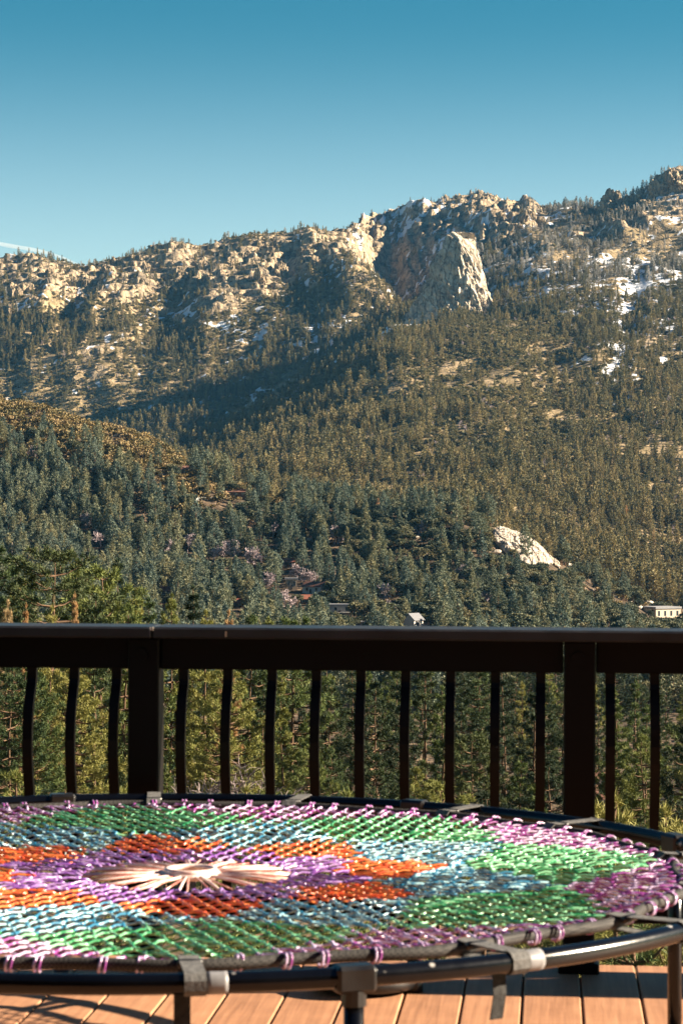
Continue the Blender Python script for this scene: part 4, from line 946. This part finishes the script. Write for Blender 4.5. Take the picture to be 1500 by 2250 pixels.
# ------------------------------------------------------------------ deck
PSI = math.atan((1210 - 750) / F)                     # the boards run this far right of the view axis
def deckpt(s, t, z=0.0): return Vector((s * math.cos(PSI) + t * math.sin(PSI), -s * math.sin(PSI) + t * math.cos(PSI), z))
def make_deck_mat():
    m, n, l, b = mat('deck_board', 0.62, 0.3)
    tc = n.new('ShaderNodeTexCoord'); oi = n.new('ShaderNodeObjectInfo')
    mp = n.new('ShaderNodeMapping'); mp.inputs['Scale'].default_value = (60, 2.2, 20); l.new(tc.outputs['Object'], mp.inputs[0])
    off = n.new('ShaderNodeVectorMath'); l.new(mp.outputs[0], off.inputs[0]); cx_ = n.new('ShaderNodeCombineXYZ'); l.new(mathn(n, l, 'MULTIPLY', oi.outputs['Random'], 50.0), cx_.inputs[1]); l.new(cx_.outputs[0], off.inputs[1])
    t = noise_node(n, l, 1.0, 6, 0.65, off.outputs[0], 0.4); t2 = noise_node(n, l, 5.0, 5, 0.6, tc.outputs['Object'])
    v = mathn(n, l, 'ADD', mathn(n, l, 'MULTIPLY', t.outputs[0], .6), mathn(n, l, 'MULTIPLY', t2.outputs[0], .4))
    v = mathn(n, l, 'ADD', v, mathn(n, l, 'MULTIPLY_ADD', oi.outputs['Random'], .14, -.07))
    r = ramp(n, [(.32, (.23, .112, .060)), (.5, (.34, .172, .094)), (.68, (.42, .235, .132))]); l.new(v, r.inputs[0]); l.new(r.outputs[0], b.inputs['Base Color'])
    bumpn(n, l, v, .25, .004, b); return m
M_deck = make_deck_mat()
M_under = simple('deck_frame_wood', (.12, .075, .05), .9, .1, 3.0, .3)
deck_root = empty('deck', (0, 0, 0), -PSI); tag(deck_root, 'red brown board deck in the foreground', None, None, 'structure')
PITCHB = 0.145; S0 = -0.0658; T1 = 6.268 + 0.135; T0 = 0.6
pl = MB(); pl.box((.0025, T0, -.026), (PITCHB - .0025, T1, 0), bev=.0035); pme = pl.mesh('plank', M_deck)
for k in range(-14, 34):
    link('plank', pme, deck_root, (S0 + k * PITCHB, random.uniform(-.004, .004), random.uniform(-.0012, .0012)))
fr = MB(); fr.box((-2.4, T1 - .06, -.25), (4.8, T1 - .02, -.03))
for k in range(9): fr.box((-2.4, T0 + k * .62, -.20), (4.8, T0 + .04 + k * .62, -.032))
link('joist_frame', fr.mesh('joist_frame', M_under), deck_root)
for s in (-2.2, -.2, 1.8, 4.2):
    q = MB(); q.box((s, T1 - .25, -6.5), (s + .15, T1 - .10, -.26)); link('support_post', q.mesh('support_post', M_under), deck_root)

# unseen house added behind the camera to keep sky reflections off the railing
hw_ = empty('unseen_house', (0, 0, 0), -PSI); tag(hw_, 'unseen dark timber house behind the deck, added to darken the railing', 'house')
q = MB(); q.box((-14, -1.3, -6), (14, -1.0, 3.2)); link('wall', q.mesh('wall', simple('dark_siding', (.05, .032, .024), .8, .2, 2.0, .3)), hw_)
q = MB(); q.box((-14.6, -6, 3.205), (14.6, .4, 3.42)); link('roof', q.mesh('roof', M_under), hw_)
q = MB(); q.box((-1.9, -1.0, .02), (-.1, -.96, 2.1)); gd = link('door', q.mesh('door', M_under), hw_)
q = MB(); q.box((-1.75, -.958, .15), (-.25, -.95, 1.98)); link('pane', q.mesh('pane', M_glass), gd)

# ------------------------------------------------------------------ railing
def dark_paint(name, col, rough, grime=.5):
    m, n, l, b = mat(name, rough, .5)
    tc = n.new('ShaderNodeTexCoord'); t = noise_node(n, l, 7.0, 6, .65, tc.outputs['Object']); t2 = noise_node(n, l, 45.0, 3, .6, tc.outputs['Object'])
    r = ramp(n, [(.35, tuple(c * .7 for c in col)), (.65, tuple(c * 1.4 for c in col))]); l.new(t.outputs[0], r.inputs[0]); l.new(r.outputs[0], b.inputs['Base Color'])
    rr = ramp(n, [(.3, (rough * .75,) * 3), (.7, (min(1, rough * 1.35),) * 3)]); l.new(t.outputs[0], rr.inputs[0]); l.new(rr.outputs[0], b.inputs['Roughness'])
    bumpn(n, l, t2.outputs[0], .12, .002, b); return m
M_rail = dark_paint('dark_brown_rail_paint', (.003, .0022, .002), .5); M_rail.node_tree.nodes['Principled BSDF'].inputs['Specular IOR Level'].default_value = .12
M_cap = dark_paint('rail_cap_paint', (.011, .011, .013), .42)  # base slightly lighter and bluer than the other rail paint
M_bal = dark_paint('bronze_baluster_paint', (.004, .003, .0026), .45); M_bal.node_tree.nodes['Principled BSDF'].inputs['Specular IOR Level'].default_value = .14
rail = empty('deck_railing', (0, 0, 0), -PSI); tag(rail, 'dark brown deck railing with bowed balusters in front of the view', 'railing')
TF = 6.268; TP = TF + .045; TC = TP                   # post front face, post centre
P1, P2, PW = -1.064, .0753, .041
for s in (P1, P2):
    q = MB(); q.box((s - PW, TF, .0), (s + PW, TF + .09, .8585), bev=.004); po = link('post', q.mesh('post', M_rail), rail)
    b_ = MB(); b_.tube([(s - .005, TF - .006, .815), (s - .005, TF + .004, .815)], [.017, .017], 14); link('bolt', b_.mesh('bolt', M_rail), po)
    q = MB(); q.box((s - PW - .012, TF - .012, .0), (s + PW + .012, TF + .102, .028), bev=.004); link('base_plate', q.mesh('base_plate', M_rail), po)
ps = [P1 - 1.142, P1, P2, P2 + 1.142, P2 + 2.284, P2 + 3.426, P2 + 4.568]
for s in ps[:1] + ps[3:]:
    q = MB(); q.box((s - PW, TF, .0), (s + PW, TF + .09, .8585), bev=.004); link('post', q.mesh('post', M_rail), rail)
seam = P1 + .03
for a, b_ in ((-2.5, seam - .0012), (seam + .0012, 4.6)):
    q = MB(); q.box((a, TC - .0925, .860), (b_, TC + .0925, .890), bev=.005); link('rail_cap', q.mesh('rail_cap', M_cap), rail)
for a, b_ in list(zip(ps[:-1], ps[1:])):
    q = MB(); q.box((a + PW + .0015, TC - .019, .776), (b_ - PW - .0015, TC + .019, .8585), bev=.003); link('upper_rail', q.mesh('upper_rail', M_rail), rail)
    q = MB(); q.box((a + PW + .0015, TC - .030, .130), (b_ - PW - .0015, TC + .030, .188), bev=.003); link('lower_rail', q.mesh('lower_rail', M_rail), rail)
# belly baluster: a flat bar that swells towards the deck
zz = np.array([.79, .765, .748, .735, .718, .698, .672, .635, .59, .545, .50, .455, .41, .37, .33, .25, .18]); off = -np.array([0, 0, .001, .006, .018, .030, .041, .050, .055, .053, .044, .030, .015, .005, .001, 0, 0])
bw, bd = .0125, .009; ang = np.arctan2(np.gradient(off), np.gradient(zz))
BV = []
for z, o, a_ in zip(zz, off, ang):
    ny, nz = math.cos(a_ + math.pi), -math.sin(a_ + math.pi)
    for sx, sy in ((-1, -1), (1, -1), (1, 1), (-1, 1)):
        BV.append((sx * bw, o + sy * bd, z))
bm_ = MB(); nb_ = len(zz); qd = []
for i in range(nb_ - 1):
    for j in range(4):
        qd.append([i * 4 + j, i * 4 + (j + 1) % 4, (i + 1) * 4 + (j + 1) % 4, (i + 1) * 4 + j][::-1])
bm_.add(BV, qd); bme = bm_.mesh('baluster', M_bal)
bs = [P1 + .101 + (P2 - P1 - .202) * k / 8 for k in range(9)] + [P2 + 1.142 * m_ + .079 + .1145 * k for m_ in range(4) for k in range(9)] + [P1 - .078 - .1135 * k for k in range(9)]
for s in bs: link('baluster', bme, rail, (s, TC, 0))
# a pale nick in the cap edge
q = MB(); q.box((seam + .192, TC - .0945, .866), (seam + .197, TC - .0920, .880)); tag(link('paint_chip', q.mesh('paint_chip', simple('bare_wood', (.45, .33, .22), .8)), rail), 'pale chip in the dark rail edge')
q = MB(); q.box((seam - .004, TC - .0940, .881), (seam + .004, TC - .0918, .8895)); link('paint_chip', q.mesh('paint_chip', simple('bare_wood_pale', (.55, .45, .35), .8)), rail)

# ------------------------------------------------------------------ round trampoline frame with a knotted cord mat
HZ = CAMH - .717; CX, CY, RR = -.3878, 4.9256, 1.2174; RT = .0168
M_tube = dark_paint('black_steel_tube', (.0018, .002, .003), .18); M_tube.node_tree.nodes['Principled BSDF'].inputs['Specular IOR Level'].default_value = .35
n_ = M_tube.node_tree.nodes; l_ = M_tube.node_tree.links; pb = n_['Principled BSDF']; pb.inputs['Coat Weight'].default_value = .0; pb.inputs['Coat Roughness'].default_value = .08
tcn = n_.new('ShaderNodeTexCoord'); vo = n_.new('ShaderNodeTexVoronoi'); vo.inputs['Scale'].default_value = 16; l_.new(tcn.outputs['Object'], vo.inputs['Vector'])
rv = ramp(n_, [(.07, (1, 1, 1)), (.11, (0, 0, 0))]); l_.new(vo.outputs['Distance'], rv.inputs[0])
old = pb.inputs['Base Color'].links[0].from_socket; l_.new(mixc(n_, l_, rv.outputs[0], old, (.32, .31, .30)), pb.inputs['Base Color'])
M_sock = dark_paint('worn_black_socket', (.006, .0055, .006), .34)
M_web = simple('grey_webbing', (.10, .10, .10), .85, .2, 90.0, .35, bump=.3)
M_webk = simple('black_webbing', (.03, .03, .03), .85, .2, 90.0, .35, bump=.3)
M_tape = simple('grey_tape', (.18, .18, .19), .45, .4, 20.0, .35)
def make_braid():
    m, n, l, b = mat('black_braided_sleeve', .75, .3)
    tc = n.new('ShaderNodeTexCoord'); w = n.new('ShaderNodeTexChecker'); w.inputs['Scale'].default_value = 260; w.inputs[1].default_value = (.05, .047, .045, 1); w.inputs[2].default_value = (.006, .006, .007, 1)
    l.new(tc.outputs['Object'], w.inputs[0]); l.new(w.outputs[0], b.inputs['Base Color']); return m
M_braid = make_braid()
tr = empty('trampoline', (CX, CY, 0)); tag(tr, 'round black trampoline frame on legs holding the coloured mat, standing on the deck', 'trampoline')
th = np.linspace(0, 2 * np.pi, 161)[:-1]
q = MB(); q.tube(np.column_stack([RR * np.cos(th), RR * np.sin(th), np.full(160, HZ)]), RT, 14, closed=True); link('frame_ring', q.mesh('frame_ring', M_tube, True), tr)
def polar(r, deg, z=HZ): a_ = math.radians(deg); return np.array([r * math.cos(a_), r * math.sin(a_), z])
for a0 in (105, 62, 21.5, -28, -70.3, -115, -160, 150):
    aa = np.radians(np.linspace(a0 - 1.75, a0 + 1.75, 7))
    q = MB(); q.box((-.0205, -.033, -.024), (.0205, .033, .0195), bev=.006); q.tube([(0, 0, -.02), (0, 0, -.045)], RT * 1.2, 12)
    so = link('leg_socket', q.mesh('leg_socket', M_sock), tr, polar(RR, a0, HZ), (0, 0, math.radians(a0)))
    q = MB(); q.tube([polar(RR, a0, HZ - .04), polar(RR, a0, .03)], RT * .95, 12); lg = link('leg', q.mesh('leg', M_tube, True), tr)
    q = MB(); q.tube([polar(RR, a0, .035), polar(RR, a0, .001)], [RT * 1.2, RT * 1.5], 12); link('foot', q.mesh('foot', M_sock, True), lg)
# mat
RH = .885 * RR; HM = HZ + .004
mat_root = empty('woven_mat', (CX, CY, 0)); tag(mat_root, 'colourful knotted cord mat with a petal pattern stretched in the black frame', 'mat')
q = MB(); tt2 = np.linspace(0, 2 * np.pi, 241)[:-1]; rh = RH * (1 + .012 * np.cos(16 * (tt2 - math.radians(8))))
q.tube(np.column_stack([rh * np.cos(tt2), rh * np.sin(tt2), np.full(240, HM)]), .0105, 10, closed=True); link('edge_rope', q.mesh('edge_rope', M_braid, True), mat_root)
def cordmat(name, c1, c2, scale=55.0, thr=.5):
    m, n, l, b = mat(name, .33, .9)
    tc = n.new('ShaderNodeTexCoord'); t = noise_node(n, l, scale, 2, .5, tc.outputs['Object'])
    r = ramp(n, [(thr - .04, c1), (thr + .04, c2)]); l.new(t.outputs[0], r.inputs[0]); l.new(r.outputs[0], b.inputs['Base Color'])
    b.inputs['Roughness'].default_value = .30; return m
CM = dict(orange=cordmat('orange_cord', (.50, .06, .012), (.60, .17, .04)), blue=cordmat('blue_cord', (.018, .15, .27), (.28, .48, .54)), green=cordmat('green_cord', (.014, .18, .06), (.18, .46, .26)), purple=cordmat('purple_cord', (.17, .055, .29), (.34, .21, .47)), plum=cordmat('plum_cord', (.22, .04, .22), (.50, .40, .58)), white=cordmat('pale_pink_cord', (.62, .42, .38), (.74, .62, .58)), rose=cordmat('rose_brown_cord', (.40, .13, .11), (.60, .34, .28)))  # paler second tones paint highlights into the blue, green and plum cords
A0 = 8.0
def region(r, deg):                      # which cord colour lies here (r in frame radii, pattern centre)
    dl = (deg - A0 + 22.5) % 45 - 22.5; t = abs(dl) / 22.5
    if r < .24 + .08 * t: return 'purple', int(round((deg - A0 - 22.5) / 45)) % 8
    if r < .47 - .15 * t: return 'orange', int(round((deg - A0) / 45)) % 8
    if r < .47 + .19 * t: return 'blue', int(round((deg - A0 - 22.5) / 45)) % 8
    if r < .865 - .21 * t: return 'green', int(round((deg - A0) / 45)) % 8
    return 'plum', int(round((deg - A0 - 22.5) / 45)) % 8
rm = random.Random(12)
BUCK = {}
def matpt(r, deg, z=0.0):                # pattern centre sits a little right of the frame centre; mat sags towards it
    a_ = math.radians(deg); k = max(0.0, 1 - (r / .885)**1.3)
    return np.array([r * RR * math.cos(a_) + .085 * k, r * RR * math.sin(a_), HM - .018 * k + z])
rowsr = [.18 + .0364 * k for k in range(20)]
knots = []
for k, r in enumerate(rowsr):
    n = 8 * max(6, int(round(2 * math.pi * r * RR / .036 / 8))); 
    knots.append([(r + rm.uniform(-.004, .004), (360.0 * (j + .5 * (k % 2)) / n + rm.uniform(-.12, .12) * 360 / n)) for j in range(n)])
def bucket(r, d):
    key = region(r, d)
    if key not in BUCK: BUCK[key] = MB()
    return BUCK[key]
CR = .0023
for k, row in enumerate(knots):
    n = len(row)
    for j, (r, d) in enumerate(row):
        B = bucket(r, d); p = matpt(r, d); p2 = matpt(*row[(j + 1) % n])
        if rm.random() < .93 or region(r, d)[0] != 'plum':
            mid = (p + p2) / 2 + np.array([0, 0, -.003 - .003 * rm.random()])
            B.tube([p, mid, p2], CR, 5, cap=False)
        if k + 1 < len(knots):           # stitch to the next round
            nx = knots[k + 1]; i2 = int(round(d / 360 * len(nx) - .5 * ((k + 1) % 2)));
            for dj in ((0, 1) if rm.random() < .2 else (0,)):
                e = matpt(*nx[(i2 + dj) % len(nx)]); B.tube([p + [0, 0, .002], (p + e) / 2 + [0, 0, .005], e + [0, 0, .002]], CR, 5, cap=False)
        # the knot: a small lump turned at random
        a_ = math.radians(d) + rm.uniform(-.6, .6); u = np.array([math.cos(a_), math.sin(a_), rm.uniform(-.2, .35)]) * rm.uniform(.006, .0125)
        w_ = np.array([-math.sin(a_), math.cos(a_), 0]) * .0062; h_ = np.array([0, 0, .0062]); c = p + [0, 0, .002]
        B.tube([c - u, c - u * .55, c, c + u * .55, c + u], [.0010, .0036, .0044, .0036, .0010], 6, cap=False)
NAMES = dict(purple='inner_purple_petal', orange='orange_petal', blue='blue_petal', green='green_petal', plum='outer_purple_panel')
for (c, i), B in sorted(BUCK.items()):
    link(NAMES[c], B.mesh(NAMES[c], CM[c], True), mat_root)
# pale cords of the open centre
for k in range(48):
    d = 360 * k / 48 + rm.uniform(-3, 3); q = MB()
    e = matpt(.18, d + rm.uniform(-3, 3)); s_ = matpt(.045, d * 1.0 + rm.uniform(-8, 8), .006)
    q.tube([s_, (s_ + e) / 2 + [0, 0, .002], e], .0030 if k % 3 == 0 else .0019, 6); link('centre_cord', q.mesh('centre_cord', CM['white' if k % 3 == 0 else 'rose'], True), mat_root)
q = MB(); tc_ = np.linspace(0, 2 * np.pi, 33)[:-1]
for rr_, zz_ in ((.046, .004), (.040, .012)):
    pts = np.array([matpt(rr_, math.degrees(a_), zz_) for a_ in tc_]); q.tube(pts, .007, 6, closed=True)
link('centre_ring', q.mesh('centre_ring', CM['white'], True), mat_root)
# ties that bind the mat to its rope
q = MB(); 
for dx in (-.006, .006):
    a_ = np.linspace(0, 2 * np.pi, 11)[:-1]; q.tube(np.column_stack([.0122 * np.cos(a_), np.full(10, dx * .7) + .002 * np.sin(a_), .0122 * np.sin(a_)]), .0024, 5, closed=True)
q.tube([(-.014, 0, .006), (-.03, 0, .006), (-.05, .004, 0)], .0028, 5)
tme = q.mesh('cord_tie', CM['plum'], True)
for k in range(88):
    d = 360 * k / 88 + rm.uniform(-1, 1)
    if min(abs((d - A0 + 11.25) % 22.5 - 11.25), 99) < 1.0: continue
    pp = polar(RH, d, HM); link('cord_tie', tme, mat_root, pp, (0, 0, math.radians(d)))
# webbing straps from rope to frame
def ribbon(path, w, tdir, th_=.0018):
    p = np.asarray(path, float); q = MB(); tdir = np.asarray(tdir, float) * w / 2
    tan = np.gradient(p, axis=0); nrm = np.cross(tan, tdir); nrm /= np.linalg.norm(nrm, axis=1)[:, None] + 1e-9; nrm *= th_ / 2
    v = np.concatenate([p - tdir - nrm, p + tdir - nrm, p + tdir + nrm, p - tdir + nrm]); n = len(p); f = []
    for i in range(n - 1):
        for j in range(4):
            a_, b2 = j * n, ((j + 1) % 4) * n; f.append([a_ + i, b2 + i, b2 + i + 1, a_ + i + 1])
    f.append([0, n, 2 * n, 3 * n][::-1]); f.append([n - 1, 2 * n - 1, 3 * n - 1, 4 * n - 1]); q.add(v, f); return q
for k in range(16):
    d = {1: 36.0, 2: 53.8, 3: 75.9, 4: 94.0, 12: 277.8, 13: 303.5, 14: 324.0}.get(k, A0 + 22.5 * k); a_ = math.radians(d); rad = np.array([math.cos(a_), math.sin(a_), 0]); tan = np.array([-math.sin(a_), math.cos(a_), 0]); up_ = np.array([0, 0, 1.0])
    c0 = rad * RH + up_ * HM; c1 = rad * RR + up_ * HZ
    path = [c0 - rad * .012 + up_ * .004, c0 + up_ * .014, c0 + rad * .02 + up_ * .012] + [c1 + (rad * math.cos(b2) + up_ * math.sin(b2)) * (RT + .0025) for b2 in np.radians([118, 90, 60, 20, -25, -65, -100, -125])] + [c0 + rad * .02 - up_ * .012, c0 - up_ * .013, c0 - rad * .011 - up_ * .004]
    so = link('strap', ribbon(path, .034, tan).mesh('strap', M_web), tr)
    q = MB(); bx = c0 + rad * .035 + up_ * .008; q.tube([bx - tan * .019, bx + tan * .019], .007, 8); link('buckle', q.mesh('buckle', M_sock, True), so)
    if k in (12, 13, 9, 6):
        L_ = {12: .24, 13: .085}.get(k, .12)
        s_ = c1 - rad * (RT + .004) - tan * .018 - up_ * .01
        link('strap_tail', ribbon([s_, s_ - up_ * L_ * .5 + rad * .004, s_ - up_ * L_ - rad * .006], .026, tan).mesh('strap_tail', M_webk), so)
for a0, wdt in ((-80.6, 1.0), (-55.0, 1.1)):
    aa = np.radians(np.linspace(a0 - wdt * .75, a0 + wdt * .75, 6)); q = MB(); q.tube(np.column_stack([RR * np.cos(aa), RR * np.sin(aa), np.full(6, HZ)]), RT * 1.05, 14, cap=True); link('tape_band', q.mesh('tape_band', M_tape, True), tr)

# round black tray on the boards
q = MB(); tp = np.linspace(0, 2 * np.pi, 37)[:-1]; prof = [(.0, .004), (.09, .004), (.125, .012), (.142, .036), (.148, .036), (.132, .008), (.10, 0), (0, 0)]
for i, (r, z) in enumerate(prof): pass
v = np.array([[(max(r, .001)) * math.cos(a_), max(r, .001) * math.sin(a_), z + .001] for r, z in prof for a_ in tp]); f = []
for i in range(len(prof) - 1):
    for j in range(36): f.append([i * 36 + j, i * 36 + (j + 1) % 36, (i + 1) * 36 + (j + 1) % 36, (i + 1) * 36 + j][::-1])
q.add(v, f); p = at(800, 2172, CAMH * F / (2172 - YH)); 
tag(link('round_tray', q.mesh('round_tray', M_sock, True), None, (p.x, p.y, 0.0025)), 'shallow round black tray on the deck boards beneath the frame', 'tray')

# ------------------------------------------------------------------ air and contrail
hz = MB(); hz.box((-5200, -60, -480), (5200, 7400, 760)); 
mh = bpy.data.materials.new('air'); mh.use_nodes = True; nn = mh.node_tree.nodes; nn.clear()
vo_ = nn.new('ShaderNodeVolumePrincipled'); vo_.inputs['Color'].default_value = (.15, .52, 1.0, 1); vo_.inputs['Density'].default_value = HAZE_D = 1.25e-5; vo_.inputs['Anisotropy'].default_value = 0.0
oo = nn.new('ShaderNodeOutputMaterial'); mh.node_tree.links.new(vo_.outputs[0], oo.inputs['Volume'])
tag(link('haze', hz.mesh('haze', mh)), 'thin blue air over the valley', None, None, 'stuff')
mc_ = bpy.data.materials.new('contrail_vapour'); mc_.use_nodes = True; nn = mc_.node_tree.nodes; nn.clear()
vo_ = nn.new('ShaderNodeVolumePrincipled'); vo_.inputs['Color'].default_value = (1, 1, 1, 1); vo_.inputs['Density'].default_value = 9e-3; vo_.inputs['Anisotropy'].default_value = .2
oo = nn.new('ShaderNodeOutputMaterial'); mc_.node_tree.links.new(vo_.outputs[0], oo.inputs['Volume'])
cp = []; cr_ = []
for k, t in enumerate(np.linspace(0, 1, 30)):
    p = at(-90 + 290 * t, 506 + 82 * t + 5 * math.sin(t * 7), 21000 + 1200 * t); cp.append(p[:]); cr_.append((12 + 16 * (1 - t)) * (1 + .25 * noise3(t * 9, 0.5, 0.5)) * (0.15 + .85 * min(1, (1 - t) * 5)))
q = MB(); q.tube(cp, cr_, 10); tag(link('contrail', q.mesh('contrail', mc_, True)), 'thin white contrail low in the sky above the ridge', 'contrail')
